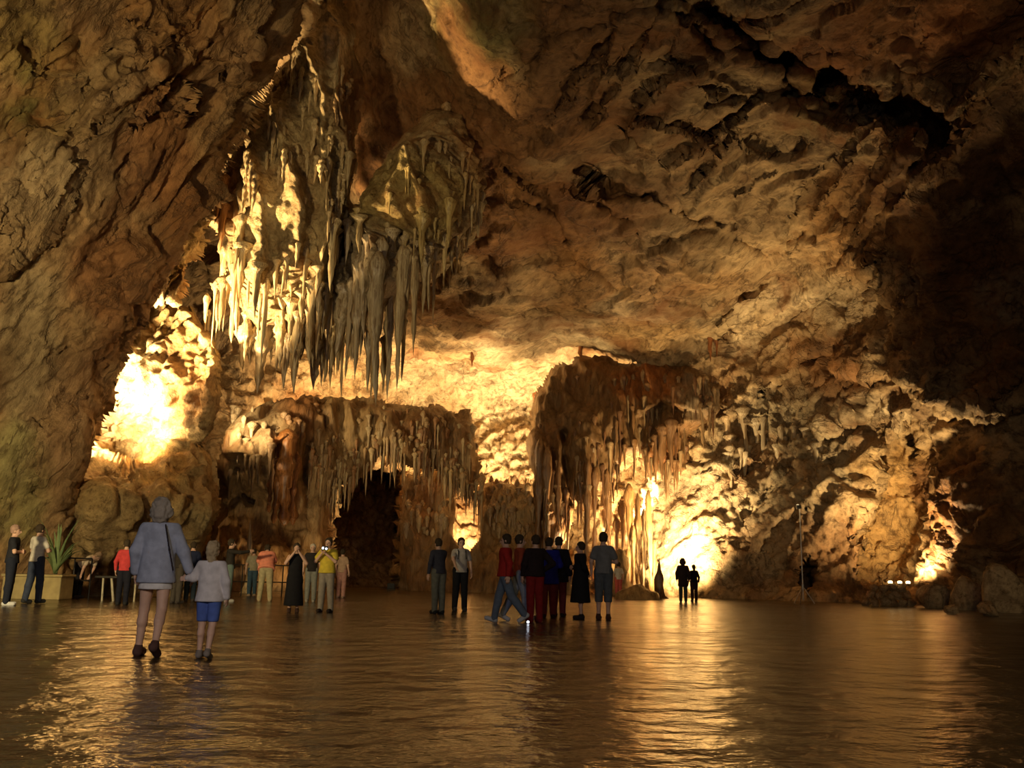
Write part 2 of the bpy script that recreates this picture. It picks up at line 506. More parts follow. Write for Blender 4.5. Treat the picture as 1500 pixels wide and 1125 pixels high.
shell_feats = [
    # dark channels and joints of the ceiling slabs
    ('crack', [(985, -10), (1080, 42), (1150, 82), (1235, 122), (1320, 165), (1365, 190)], 3.2, 44),
    ('crack', [(1250, 190), (1235, 235), (1190, 272), (1165, 322), (1150, 362), (1120, 372), (1075, 350)], 0.7, 8),
    ('step', [(1075, 345), (1130, 372), (1152, 362), (1165, 322), (1190, 272), (1235, 238), (1252, 190)], 0.8, 7, 60),
    ('crack', [(972, 82), (1010, 102)], 0.6, 5), ('crack', [(1010, 122), (1055, 136)], 0.6, 5),
    ('crack', [(1030, 152), (1092, 143)], 0.6, 5), ('crack', [(925, 178), (1000, 187), (1045, 212)], 0.7, 6),
    ('crack', [(850, 262), (890, 285), (955, 288), (1015, 316), (1060, 330)], 1.0, 9),
    ('crack', [(840, 290), (885, 300), (930, 330)], 0.8, 9),
    ('crack', [(1112, 138), (1070, 190), (1032, 250), (1000, 282)], 0.5, 6),
    ('crack', [(1100, 216), (1136, 226)], 0.5, 5), ('crack', [(1190, 202), (1160, 222)], 0.5, 5),
    ('crack', [(1155, 238), (1080, 286)], 0.4, 5), ('crack', [(1160, 134), (1200, 142)], 0.7, 6),
    ('crack', [(800, 172), (850, 110), (905, 35)], 0.6, 7), ('crack', [(862, 182), (910, 110), (965, 15)], 0.6, 7),
    ('crack', [(720, 135), (800, 60), (830, 0)], 0.6, 8), ('crack', [(935, 150), (985, 60)], 0.5, 6),
    ('crack', [(740, 250), (800, 290), (830, 350)], 0.6, 9), ('crack', [(640, 310), (700, 290), (790, 300)], 0.5, 8),
    ('crack', [(1050, 470), (1085, 440), (1140, 405)], 0.6, 7),
    # slanting slabs towards the right-hand ridge
    ('step', [(1262, 352), (1285, 300), (1335, 232), (1392, 150)], 0.9, 8, 40),
    ('step', [(1180, 335), (1240, 262), (1292, 172)], 0.7, 7, 40),
    ('step', [(1215, 390), (1262, 320), (1310, 255), (1350, 190)], 0.7, 6, 30),
    ('ridge', [(1258, 392), (1300, 300), (1345, 235), (1400, 160), (1460, 95), (1510, 72)], 1.1, 16),
    ('step', [(1500, 60), (1450, 85), (1395, 165), (1345, 245), (1300, 310), (1262, 392)], 1.2, 8, 70),
    ('step', [(1350, 5), (1368, 60), (1352, 120), (1360, 160)], 0.8, 7, 40),
    # ledges that stand over the back and right walls
    ('step', [(590, 478), (640, 462), (760, 452), (860, 440), (960, 470), (1045, 500)], 1.2, 10, 90),
    ('step', [(830, 512), (900, 530), (985, 540), (1045, 530)], 0.9, 8, 50),
    ('step', [(1080, 490), (1150, 462), (1210, 425), (1256, 392)], 1.3, 12, 70),
    ('step', [(1120, 575), (1150, 550), (1185, 520), (1215, 512), (1232, 470)], 1.0, 7, 40),
    ('step', [(1248, 548), (1275, 543), (1325, 562), (1395, 602), (1442, 628), (1462, 606), (1510, 590)], 1.3, 7, 60),
    ('step', [(1345, 585), (1390, 612), (1440, 602), (1480, 560)], 0.7, 6, 30),
    ('step', [(1212, 625), (1262, 612), (1285, 582), (1322, 568), (1348, 584)], 1.0, 6, 40),
    ('step', [(1050, 600), (1085, 622), (1130, 605), (1175, 592)], 0.6, 6, 40),
    ('crack', [(1202, 568), (1226, 560), (1248, 574)], 0.9, 5),
    ('step', [(1262, 392), (1275, 430), (1300, 445), (1325, 420)], 0.9, 7, 40),
    ('crack', [(1090, 760), (1130, 715), (1160, 690)], 0.8, 8), ('crack', [(1060, 700), (1110, 680)], 0.6, 7),
    ('step', [(1080, 830), (1140, 770), (1180, 735)], 0.7, 8, 40),
    ('step', [(1010, 660), (1060, 690), (1090, 720)], 0.6, 6, 30),
    ('crack', [(1335, 640), (1345, 700), (1330, 730)], 0.8, 7),
]
shell_inset = [
    # broad slabs that stand proud of the ceiling
    ([(965, 250), (1060, 192), (1112, 142), (1180, 168), (1250, 192), (1236, 236), (1190, 273), (1166, 322), (1150, 362), (1076, 346), (1012, 316)], -0.55, 5),
    ([(1012, 95), (1104, 138), (1055, 186), (962, 244), (905, 205), (955, 135)], -0.4, 5),
    ([(1060, 338), (1140, 376), (1108, 412), (1040, 442), (965, 420), (985, 352)], -0.45, 5),
    ([(690, 402), (835, 380), (905, 428), (790, 444), (720, 440)], -0.4, 5),
    ([(800, 60), (880, 40), (850, 120), (800, 180), (760, 150)], -0.4, 5),
    ([(905, 20), (985, 10), (960, 90), (890, 170), (862, 150)], -0.4, 5),
    ([(1262, 200), (1300, 172), (1322, 190), (1250, 300), (1196, 372), (1176, 352), (1200, 290)], -0.5, 5),
    ([(1335, 195), (1372, 178), (1300, 290), (1262, 372), (1222, 410), (1212, 392), (1262, 310)], -0.6, 5),
    ([(484, 880), (482, 760), (492, 715), (520, 685), (560, 672), (588, 690), (596, 740), (592, 880)], 9.0, 6),   # dark tunnel
    ([(1166, 880), (1166, 838), (1174, 822), (1186, 822), (1193, 838), (1193, 880)], 2.5, 4),                     # small opening
    ([(1264, 850), (1266, 700), (1300, 640), (1335, 612), (1378, 650), (1388, 720), (1384, 790), (1330, 852)], 2.2, 9),  # lit alcove
    ([(905, 745), (900, 690), (930, 660), (955, 662), (950, 700), (938, 745)], 2.0, 5),
    ([(655, 850), (655, 700), (716, 700), (716, 850)], 2.6, 6),
]


def shell_relief(P, px, py):
    q = warp(P, 0.9, 0.22)
    wall = sstep(py, 470, 600)                       # rougher walls below the smooth ceiling
    right = sstep(px, 1180, 1300) * sstep(py, 330, 450)
    rough = np.maximum(wall, right)
    f1, ed, idv, dd = cells(frame(q, 28) * np.array([0.20, 0.36, 0.28]))
    d = 0.6 * fbm(q * 0.16, 3) + ((idv - 0.5) * 0.5) * sstep(ed, 0.0, 0.2) * (0.5 + 0.5 * right)
    d += (0.45 + 0.15 * rough) * plates(frame(q, 36), 0.16, 0.34, 3.0)
    d += (0.16 + 0.22 * rough) * plates(frame(q, 42), 0.45, 0.95, 9.0)
    d += 0.16 * rough * plates(frame(q, -58), 0.6, 1.3, 19.0)
    d += (0.10 + 0.16 * rough) * ridge(q * np.array([0.8, 0.8, 1.1]), 4)
    d += 0.10 * fbm(P * 1.5, 4) * (0.5 + 0.9 * rough)
    # flowstone runs down the far wall
    flute = ridge(np.stack([P[:, 0] * 1.3, P[:, 1] * 0.8, P[:, 2] * 0.16], -1), 3)
    drip = sstep(py, 590, 690) * (1 - sstep(px, 960, 1040)) * sstep(px, 330, 380)
    d += 0.40 * flute * drip
    return d * (1 - 0.65 * np.exp(-((px - 1000) / 75) ** 2 - ((py - 790) / 85) ** 2))


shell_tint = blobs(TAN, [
    (700, 60, 120, 110, GREEN, 0.75), (690, 200, 200, 200, (0.27, 0.13, 0.05), 0.9), (850, 130, 170, 170, (0.28, 0.15, 0.065), 0.85), (685, 760, 34, 80, CREAM, 0.9), (1090, 250, 170, 120, (0.52, 0.38, 0.22), 0.8),  # cream patch paints extra brightness into the lit passage slit
    (760, 330, 170, 90, (0.33, 0.17, 0.065), 0.9),
    (900, 300, 120, 60, BROWN, 0.6), (1150, 70, 140, 50, BROWN, 0.9), (1300, 60, 160, 80, RUST, 0.7), (1200, 150, 60, 60, GREEN, 0.4),
    (1330, 200, 90, 60, OCHRE, 0.6), (1250, 330, 90, 90, OCHRE, 0.8), (1180, 440, 120, 50, CREAM, 0.7),
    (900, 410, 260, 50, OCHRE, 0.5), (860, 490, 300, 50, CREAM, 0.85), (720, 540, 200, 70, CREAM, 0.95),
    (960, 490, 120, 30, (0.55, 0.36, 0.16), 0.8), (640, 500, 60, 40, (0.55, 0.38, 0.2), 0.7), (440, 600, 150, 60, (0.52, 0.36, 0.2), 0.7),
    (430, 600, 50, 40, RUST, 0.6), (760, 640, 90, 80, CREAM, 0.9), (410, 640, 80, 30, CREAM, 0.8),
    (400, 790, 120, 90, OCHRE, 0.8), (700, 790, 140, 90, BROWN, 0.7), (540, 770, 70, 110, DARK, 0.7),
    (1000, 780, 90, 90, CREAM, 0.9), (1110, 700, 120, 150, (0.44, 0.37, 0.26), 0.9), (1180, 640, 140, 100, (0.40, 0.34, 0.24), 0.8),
    (1200, 820, 120, 70, BROWN, 0.8), (1130, 780, 30, 90, CREAM, 0.4), (1230, 540, 70, 60, BROWN, 0.9),
    (1320, 740, 70, 120, (0.52, 0.34, 0.14), 0.9), (1310, 600, 60, 30, CREAM, 0.7),
    (1430, 470, 170, 170, (0.20, 0.11, 0.045), 0.9), (1440, 730, 110, 140, (0.18, 0.09, 0.035), 0.95), (1440, 260, 150, 150, (0.17, 0.085, 0.035), 0.95),  # dark patches put the shade right of the ridge into the colour
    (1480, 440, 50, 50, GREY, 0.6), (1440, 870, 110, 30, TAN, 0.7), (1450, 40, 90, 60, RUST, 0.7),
])
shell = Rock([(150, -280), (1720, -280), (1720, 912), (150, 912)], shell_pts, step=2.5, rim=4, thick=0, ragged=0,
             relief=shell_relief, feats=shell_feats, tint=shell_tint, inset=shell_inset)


def back_line(px):                                  # where the ceiling turns into wall
    return np.interp(px, [150, 450, 760, 1000, 1110, 1200, 1262, 1400, 1500, 1720], [520, 520, 545, 535, 470, 430, 392, 165, 72, -60])


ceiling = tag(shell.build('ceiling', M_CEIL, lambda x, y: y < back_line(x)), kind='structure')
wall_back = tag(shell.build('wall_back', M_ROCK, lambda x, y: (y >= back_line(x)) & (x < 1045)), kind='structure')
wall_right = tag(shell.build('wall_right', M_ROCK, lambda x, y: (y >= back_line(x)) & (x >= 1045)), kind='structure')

# --- near left wall: a leaning buttress that hides the lamp of the niche
left_edge = [(470, -280), (455, -60), (428, 10), (408, 70), (392, 110), (372, 150), (350, 195), (335, 235), (312, 275), (290, 312),
             (268, 355), (250, 395), (243, 432), (215, 462), (190, 500), (165, 545), (148, 600), (130, 655), (112, 705), (104, 735), (118, 800), (126, 912)]
left_poly = [(-300, -280)] + left_edge + [(-300, 912)]


def left_relief(P, px, py):
    q = warp(P, 0.7, 0.3)
    f = frame(q, 60)
    up = 1 - 0.55 * sstep(py, 380, 620)
    d = 0.6 * fbm(f * np.array([0.12, 0.28, 0.2]), 3)
    d += 0.95 * up * plates(f, 0.13, 0.36, 1.0)
    d += 0.26 * up * plates(frame(q, 54), 0.32, 0.85, 7.0)
    d += 0.11 * plates(frame(q, 68), 0.8, 1.9, 13.0)
    d += 0.09 * ridge(f * np.array([0.6, 1.3, 0.8]), 4)
    d += 0.09 * fbm(f * np.array([1.6, 3.0, 2.0]), 4)
    return d


left_tint = blobs((0.40, 0.27, 0.14), [
    (40, 60, 120, 110, (0.36, 0.27, 0.10), 0.8), (60, 170, 110, 90, (0.30, 0.22, 0.08), 0.8), (270, 20, 110, 70, OCHRE, 0.9), (180, 180, 160, 130, (0.38, 0.27, 0.15), 0.6),
    (60, 260, 110, 90, (0.46, 0.36, 0.22), 0.8), (290, 180, 80, 120, OCHRE, 0.6), (230, 230, 60, 90, RUST, 0.5), (340, 80, 60, 90, (0.33, 0.2, 0.1), 0.8),
    (170, 420, 90, 130, RUST, 0.55), (40, 500, 70, 200, (0.44, 0.36, 0.22), 0.7), (20, 700, 60, 120, (0.34, 0.32, 0.14), 0.8),
    (110, 620, 70, 130, (0.36, 0.22, 0.12), 0.7), (35, 160, 40, 30, GREEN, 0.7), (40, 110, 30, 30, GREEN, 0.6)])
left = Rock(left_poly, [(-300, -280, 14), (-300, 200, 18.5), (-300, 600, 22), (-300, 912, 24),
                        (0, -280, 17.5), (0, 0, 20.5), (0, 250, 23.5), (0, 500, 25.8), (0, 700, 27.5), (0, 912, 28.5),
                        (200, -280, 19), (200, 0, 22.5), (200, 250, 25.5), (180, 450, 27.4), (110, 650, 28.6), (105, 750, 29), (110, 912, 29.2),
                        (450, -280, 21), (430, 0, 25), (340, 200, 27.2), (250, 400, 28.4), (150, 600, 29.2)],
            step=2.5, rim=34, thick=1.6, ragged=5, relief=left_relief, tint=left_tint,
            feats=[('step', [(0, 395), (45, 360), (72, 330), (100, 285), (118, 240)], 0.7, 6, 60), ('crack', [(35, 60), (60, 105)], 0.4, 8),
                   ('step', [(200, 40), (240, 62), (262, 48)], 0.6, 6, 40), ('step', [(140, 190), (165, 160), (230, 100)], 0.6, 7, 50),
                   ('crack', [(120, 270), (140, 180), (165, 140)], 0.7, 7), ('step', [(215, 190), (255, 140), (270, 100)], 0.6, 7, 50),
                   ('crack', [(48, 720), (54, 660), (50, 620)], 0.6, 7), 
                   ('step', [(350, 110), (385, 60), (405, 5)], 0.8, 8, 40), ('crack', [(260, 120), (265, 150), (262, 180)], 0.6, 6)])
wall_left = tag(left.build('wall_left', M_LEFT), kind='structure')

# --- the floodlit niche and the rock below it
niche_poly = [(50, 912), (60, 760), (98, 722), (60, 640), (80, 500), (170, 440), (225, 425), (246, 424), (262, 446), (290, 458), (312, 490), (324, 520), (326, 560), (318, 620), (308, 680), (312, 730), (300, 790), (288, 840), (290, 912)]


def niche_relief(P, px, py):
    q = warp(P, 0.6, 0.6)
    a, e, i, dd = cells(q * np.array([1.2, 1.2, 0.75]))
    b, e2, i2, d2 = cells(q * np.array([2.6, 2.6, 1.6]))
    up = 1 - sstep(py, 720, 780)
    d = 0.5 * fbm(P * 0.3, 3) + 0.40 * up * (0.6 - a) + 0.22 * up * (0.5 - b) + 0.16 * (i - 0.5) * up
    d += 0.45 * plates(frame(q, 70), 0.3, 0.8, 5.0) + 0.34 * plates(frame(q, 35), 0.7, 1.6, 8.0) + (1 - up) * (0.25 * ridge(P * 1.3, 4) + 0.2 * ridge(np.stack([P[:, 0] * 1.6, P[:, 1], P[:, 2] * 0.5], -1), 3))
    d += 0.28 * ridge(np.stack([P[:, 0] * 1.0, P[:, 1], P[:, 2] * 0.4], -1), 4) + 0.09 * fbm(P * 3, 3)
    return d


niche = Rock(niche_poly, [(50, 912, 30.6), (60, 800, 30.8), (110, 735, 30.6), (150, 705, 31.6), (170, 690, 35.0), (90, 640, 35.5), (100, 500, 36), (200, 600, 36.2), (240, 450, 36.4),
                          (290, 520, 34.5), (322, 560, 33.8), (280, 620, 34.8), (250, 680, 34.4), (210, 712, 32.2), (300, 700, 33.4), (200, 760, 31.6), (260, 780, 32.0), (150, 800, 30.9), (220, 860, 31.4), (290, 860, 32.4), (220, 912, 31.3), (290, 912, 32.2),
                          (300, 400, 36), (300, 300, 36.2), (350, 200, 35.5), (330, 330, 35.6), (200, 300, 36.5)],
             step=2.0, rim=16, thick=1.5, ragged=7, relief=niche_relief, smooth=1, broad=True,
             feats=[('step', [(96, 712), (130, 690), (180, 692), (230, 700)], -1.6, 10, 30)],
             inset=[([(150, 912), (146, 860), (160, 800), (172, 800), (180, 860), (185, 912)], 1.2, 6)],
             tint=blobs((0.50, 0.38, 0.20), [(190, 600, 120, 120, CREAM, 0.8), (270, 560, 40, 80, OCHRE, 0.8), (240, 690, 70, 50, (0.52, 0.34, 0.12), 0.8), (300, 330, 60, 60, RUST, 0.7),
                                             (180, 800, 110, 70, (0.33, 0.23, 0.11), 0.9), (140, 725, 50, 25, (0.5, 0.36, 0.16), 0.8), (290, 740, 40, 80, (0.30, 0.24, 0.13), 0.8), (140, 850, 60, 40, BROWN, 0.8)]))
spur = Rock([(205, 440), (235, 350), (262, 318), (284, 306), (304, 330), (301, 372), (284, 398), (270, 430), (255, 446)], [(205, 440, 31), (262, 320, 31.6), (300, 340, 32.4), (255, 446, 32), (284, 398, 32.4)],
            step=2.0, rim=14, thick=1.2, ragged=5, relief=niche_relief, tint=blobs(CREAM, [(270, 420, 30, 30, OCHRE, 0.8)]))
tag(spur.build('ceiling_spur', M_ROCKFINE), kind='structure')
rock_niche = tag(niche.build('wall_niche', M_ROCKFINE), kind='structure')

# --- the great hanging curtain
cur_poly = [(470, -120), (462, -20), (470, 40), (450, 80), (420, 105), (398, 160), (372, 165), (346, 200), (352, 245), (330, 290), (320, 330), (345, 352), (352, 400), (338, 430), (346, 448),
            (366, 438), (380, 470), (392, 490), (410, 480), (424, 500), (440, 480), (456, 496), (470, 462), (492, 470), (512, 450), (530, 462), (545, 470), (560, 474), (574, 460),
            (586, 430), (600, 420), (616, 430), (640, 390), (660, 372), (680, 350), (690, 280), (676, 205), (655, 165), (618, 168), (592, 200), (572, 240), (556, 280), (540, 296), (524, 280), (520, 215), (530, 150), (530, 90), (520, 40), (512, -20), (505, -120)]


def cur_relief(P, px, py):
    q = warp(P, 0.45, 0.5)
    a, e, i, dd = cells(q * np.array([1.7, 1.7, 0.55]))
    b, e2, i2, d2 = cells(q * np.array([3.2, 3.2, 2.2]))
    up = 1 - sstep(py, 300, 480)
    d = 0.9 * ridge(np.stack([q[:, 0] * 0.26, q[:, 1] * 0.2, q[:, 2] * 0.04], -1), 2)
    d += 0.45 * fbm(P * np.array([0.35, 0.3, 0.12]), 3)
    d += 0.34 * (0.6 - a) + (0.30 * (0.5 - b)) * (0.6 + 0.4 * up)
    d += 0.62 * ridge(np.stack([q[:, 0] * 0.8, q[:, 1] * 0.6, q[:, 2] * 0.10], -1), 4)
    d += 0.16 * ridge(P * np.array([1.9, 1.9, 1.3]), 4) + 0.12 * fbm(P * 2.8, 3)
    return d


curtain = Rock(cur_poly, [(490, -120, 31.5), (470, -20, 33.0), (515, -20, 32.8), (430, 110, 33.8), (510, 100, 33.4), (650, 180, 34.6), (360, 200, 34.4), (460, 200, 33.8), (580, 230, 34.4), (680, 220, 35.6),
                          (330, 320, 34.8), (430, 320, 34.0), (520, 330, 35.2), (600, 300, 34.4), (680, 320, 37.0), (345, 440, 34.6), (400, 440, 34.0), (480, 440, 34.9), (560, 440, 34.2), (640, 400, 36.0), (400, 500, 34.2), (480, 490, 34.8), (560, 480, 34.2)],
               step=1.7, rim=26, thick=2.2, ragged=9, relief=cur_relief, smooth=1, wander=2.0, broad=True,
               feats=[
                      ('step', [(500, 300), (540, 295), (570, 310), (600, 345)], 0.9, 8, 60),
                      ('ridge', [(460, 60), (480, 150), (470, 240), (455, 340), (462, 430)], 1.7, 22), ('ridge', [(385, 200), (400, 300), (390, 420)], 1.5, 17),
                      ('ridge', [(590, 230), (610, 330), (600, 420)], 1.3, 20), ('ridge', [(425, 180), (432, 280), (424, 400)], 1.0, 12), ('ridge', [(505, 60), (500, 150), (508, 240)], 1.2, 14), ('ridge', [(556, 320), (562, 440)], 1.4, 16), ('crack', [(505, 300), (512, 380), (500, 430)], 1.6, 30)],
               tint=blobs((0.48, 0.38, 0.22), [(430, 260, 70, 200, (0.58, 0.46, 0.26), 0.8), (345, 280, 30, 60, RUST, 0.7), (600, 290, 70, 60, (0.46, 0.36, 0.14), 0.8), (540, 160, 50, 70, BROWN, 0.8),
                                               (520, 400, 80, 80, GREY, 0.7), (480, 60, 50, 60, CREAM, 0.7), (600, 60, 60, 60, (0.2, 0.16, 0.07), 0.7), (430, 500, 60, 50, GREY, 0.7), (660, 220, 40, 90, OCHRE, 0.7)]))
hanging_curtain = tag(curtain.build('ceiling_curtain', M_ROCKFINE), kind='structure')

# --- rear curtains that stand free of the back wall
rear_l_poly = [(318, 705), (322, 640), (345, 618), (380, 604), (420, 590), (470, 588), (520, 588), (560, 590), (610, 600), (650, 598), (686, 600), (692, 640), (700, 690), (696, 720),
               (688, 735), (676, 722), (660, 705), (640, 692), (610, 690), (590, 682), (560, 668), (540, 690), (520, 702), (500, 712), (484, 730), (478, 790), (470, 830), (470, 912), (300, 912), (300, 770), (312, 740)]


def rear_relief(P, px, py):
    q = warp(P, 0.5, 0.4)
    a, e, i, dd = cells(q * np.array([0.7, 0.7, 0.3]))
    d = 0.5 * fbm(P * np.array([0.35, 0.3, 0.15]), 3) + 0.4 * (0.6 - a) + 0.3 * (i - 0.5)
    d += 0.55 * ridge(np.stack([P[:, 0] * 1.0, P[:, 1] * 0.6, P[:, 2] * 0.12], -1), 4) + 0.10 * fbm(P * 2.2, 3)
    return d


rear_l = Rock(rear_l_poly, [(318, 640, 41.5), (400, 600, 45), (400, 660, 42.6), (330, 740, 42.0), (480, 600, 46.5), (560, 600, 47), (680, 610, 48.5), (480, 680, 45.2), (580, 680, 46.5), (690, 700, 48),
                            (400, 740, 43.4), (470, 760, 44.6), (310, 800, 41), (400, 830, 42.6), (310, 912, 40), (470, 912, 43.6), (470, 840, 44)],
              step=2.0, rim=18, thick=1.6, ragged=6, relief=rear_relief, smooth=1, wander=2.5, broad=True,
              feats=[('step', [(325, 668), (352, 668), (382, 676), (404, 652), (430, 640)], 1.3, 6, 40), ('crack', [(345, 690), (350, 720), (370, 735)], 1.6, 14),
                     ('ridge', [(416, 648), (418, 740)], 1.2, 14), ('crack', [(440, 660), (446, 720)], 1.2, 10), ('step', [(300, 790), (330, 745), (350, 728)], -0.8, 8, 40)],
              tint=blobs((0.38, 0.27, 0.15), [(380, 620, 70, 40, CREAM, 0.8), (430, 610, 50, 40, RUST, 0.6), (416, 700, 20, 70, (0.42, 0.17, 0.05), 0.95), (340, 700, 40, 40, DARK, 0.5), (620, 640, 80, 40, BROWN, 0.7),
                                              (400, 810, 90, 60, OCHRE, 0.8), (560, 640, 60, 50, (0.36, 0.27, 0.15), 0.7)]))
wall_curtain_left = tag(rear_l.build('wall_curtain_left', M_DRIP), kind='structure')

rear_r_poly = [(778, 640), (782, 580), (800, 552), (826, 534), (850, 530), (900, 536), (950, 538), (1000, 536), (1040, 546), (1062, 566), (1060, 600), (1040, 622), (1012, 640), (1004, 688), (985, 700),
               (972, 684), (960, 712), (948, 690), (940, 664), (918, 670), (905, 690), (898, 740), (890, 800), (882, 770), (876, 720), (862, 770), (848, 740), (838, 770), (826, 800), (812, 830), (794, 820), (786, 760), (784, 690)]
rear_r = Rock(rear_r_poly, [(x_, y_, d_ + 1.2) for x_, y_, d_ in [(780, 640, 48.5), (830, 540, 49.5), (900, 540, 48.5), (1000, 545, 46), (1060, 570, 43.6), (850, 620, 47.5), (950, 620, 46.5), (1020, 610, 44.8), (800, 720, 47.6), (860, 720, 47.2), (800, 820, 47), (890, 790, 46.8), (960, 700, 46), (1000, 690, 45)]],
              step=2.0, rim=16, thick=1.5, ragged=6, relief=rear_relief, smooth=1, wander=2.5, broad=True,
              feats=[('ridge', [(800, 650), (806, 820)], 1.0, 12), ('crack', [(832, 640), (836, 740)], 1.0, 9), ('step', [(945, 612), (975, 592), (1005, 600)], 0.9, 6, 30), ('ridge', [(858, 650), (862, 760)], 0.8, 10)],
              tint=blobs((0.22, 0.135, 0.065), [(840, 590, 60, 60, (0.20, 0.13, 0.07), 0.8), (950, 570, 70, 40, RUST, 0.8), (980, 660, 25, 50, RUST, 0.7), (1030, 580, 40, 40, GREY, 0.6), (810, 720, 30, 110, BROWN, 0.8), (880, 720, 30, 80, (0.26, 0.16, 0.08), 0.7)]))
wall_curtain_right = tag(rear_r.build('wall_curtain_right', M_DRIP), kind='structure')

# --- low wall of flowstone behind the middle group
rear_m_poly = [(590, 912), (592, 740), (600, 700), (640, 690), (664, 700), (668, 735), (666, 790), (680, 836), (703, 806), (698, 770), (694, 740), (702, 712), (736, 706), (760, 712), (786, 706), (796, 760), (800, 820), (850, 835), (862, 850), (870, 912)]
rear_m = Rock(rear_m_poly, [(595, 720, 51), (660, 720, 50.5), (600, 860, 49), (690, 840, 48), (720, 720, 51), (780, 720, 50), (740, 800, 49), (800, 840, 47.6), (700, 912, 47.4), (860, 880, 46.8), (600, 912, 48.6), (870, 912, 46.5)],
              step=2.0, rim=12, thick=1.2, ragged=5, relief=rear_relief, smooth=1, wander=2.5, broad=True,
              tint=blobs((0.32, 0.22, 0.12), [(620, 780, 50, 80, BROWN, 0.7), (740, 750, 40, 50, (0.42, 0.33, 0.2), 0.7), (700, 850, 100, 40, BROWN, 0.7)]))
wall_mid = tag(rear_m.build('wall_flowstone', M_DRIP), kind='structure')

# ------------------------------------------------------------------ floor
def floor_mat():
    m = bpy.data.materials.new('wet_floor'); m.use_nodes = True
    nt = m.node_tree; N = nt.nodes; L = nt.links; b = N['Principled BSDF']
    tc = N.new('ShaderNodeTexCoord')
    n1 = N.new('ShaderNodeTexNoise'); n1.inputs['Scale'].default_value = 0.35; n1.inputs['Detail'].default_value = 8
    n1.inputs['Roughness'].default_value = 0.65
    L.new(tc.outputs['Object'], n1.inputs['Vector'])
    cr = N.new('ShaderNodeValToRGB'); L.new(n1.outputs['Fac'], cr.inputs[0]); e = cr.color_ramp.elements
    e[0].position = 0.32; e[0].color = (0.055, 0.033, 0.012, 1); e[1].position = 0.7; e[1].color = (0.11, 0.068, 0.025, 1)
    L.new(cr.outputs[0], b.inputs['Base Color'])
    rr = N.new('ShaderNodeMapRange'); L.new(n1.outputs['Fac'], rr.inputs[0])
    rr.inputs[1].default_value = 0.35; rr.inputs[2].default_value = 0.7; rr.inputs[3].default_value = 0.13; rr.inputs[4].default_value = 0.28
    L.new(rr.outputs[0], b.inputs['Roughness'])
    b.inputs['Specular IOR Level'].default_value = 0.30
    n2 = N.new('ShaderNodeTexNoise'); n2.inputs['Scale'].default_value = 1.6; n2.inputs['Detail'].default_value = 5
    n2.inputs['Roughness'].default_value = 0.55
    L.new(tc.outputs['Object'], n2.inputs['Vector'])
    bp = N.new('ShaderNodeBump'); bp.inputs['Strength'].default_value = 0.9; bp.inputs['Distance'].default_value = 0.10
    L.new(n2.outputs['Fac'], bp.inputs['Height'])
    n3 = N.new('ShaderNodeTexNoise'); n3.inputs['Scale'].default_value = 14; n3.inputs['Detail'].default_value = 4
    L.new(tc.outputs['Object'], n3.inputs['Vector'])
    b2 = N.new('ShaderNodeBump'); b2.inputs['Strength'].default_value = 0.25; b2.inputs['Distance'].default_value = 0.008
    L.new(n3.outputs['Fac'], b2.inputs['Height']); L.new(bp.outputs[0], b2.inputs['Normal'])
    L.new(b2.outputs[0], b.inputs['Normal'])
    return m


floor = tag(mesh_obj('floor', [(-45, -20, 0), (45, -20, 0), (45, 80, 0), (-45, 80, 0)], [(0, 1, 2, 3)], floor_mat(), smooth=False), kind='structure')


# ------------------------------------------------------------------ stalactites (parts of the rock they hang from)
def drip_mat():
    m = bpy.data.materials.new('stalactite_calcite'); m.use_nodes = True
    nt = m.node_tree; N = nt.nodes; L = nt.links; b = N['Principled BSDF']
    oi = N.new('ShaderNodeObjectInfo'); tc = N.new('ShaderNodeTexCoord')
    mp = N.new('ShaderNodeMapping'); mp.inputs['Scale'].default_value = (1.3, 1.3, 0.35); L.new(tc.outputs['Object'], mp.inputs[0])
    n = N.new('ShaderNodeTexNoise'); n.inputs['Scale'].default_value = 4; n.inputs['Detail'].default_value = 7
    n.noise_dimensions = '4D'; L.new(oi.outputs['Random'], n.inputs['W']); L.new(mp.outputs[0], n.inputs['Vector'])
    cr = N.new('ShaderNodeValToRGB'); L.new(n.outputs['Fac'], cr.inputs[0]); e = cr.color_ramp.elements
    e[0].position = 0.32; e[0].color = (0.42, 0.30, 0.20, 1); e[1].position = 0.65; e[1].color = (1.25, 1.2, 1.1, 1)
    mx = N.new('ShaderNodeMix'); mx.data_type = 'RGBA'; mx.blend_type = 'MULTIPLY'; mx.inputs['Factor'].default_value = 1
    L.new(oi.outputs['Color'], mx.inputs['A']); L.new(cr.outputs[0], mx.inputs['B']); L.new(mx.outputs['Result'], b.inputs['Base Color'])
    b.inputs['Roughness'].default_value = 0.4
    bp = N.new('ShaderNodeBump'); bp.inputs['Strength'].default_value = 0.4; bp.inputs['Distance'].default_value = 0.08
    L.new(n.outputs['Fac'], bp.inputs['Height']); L.new(bp.outputs[0], b.inputs['Normal'])
    return m


M_STAL = drip_mat()


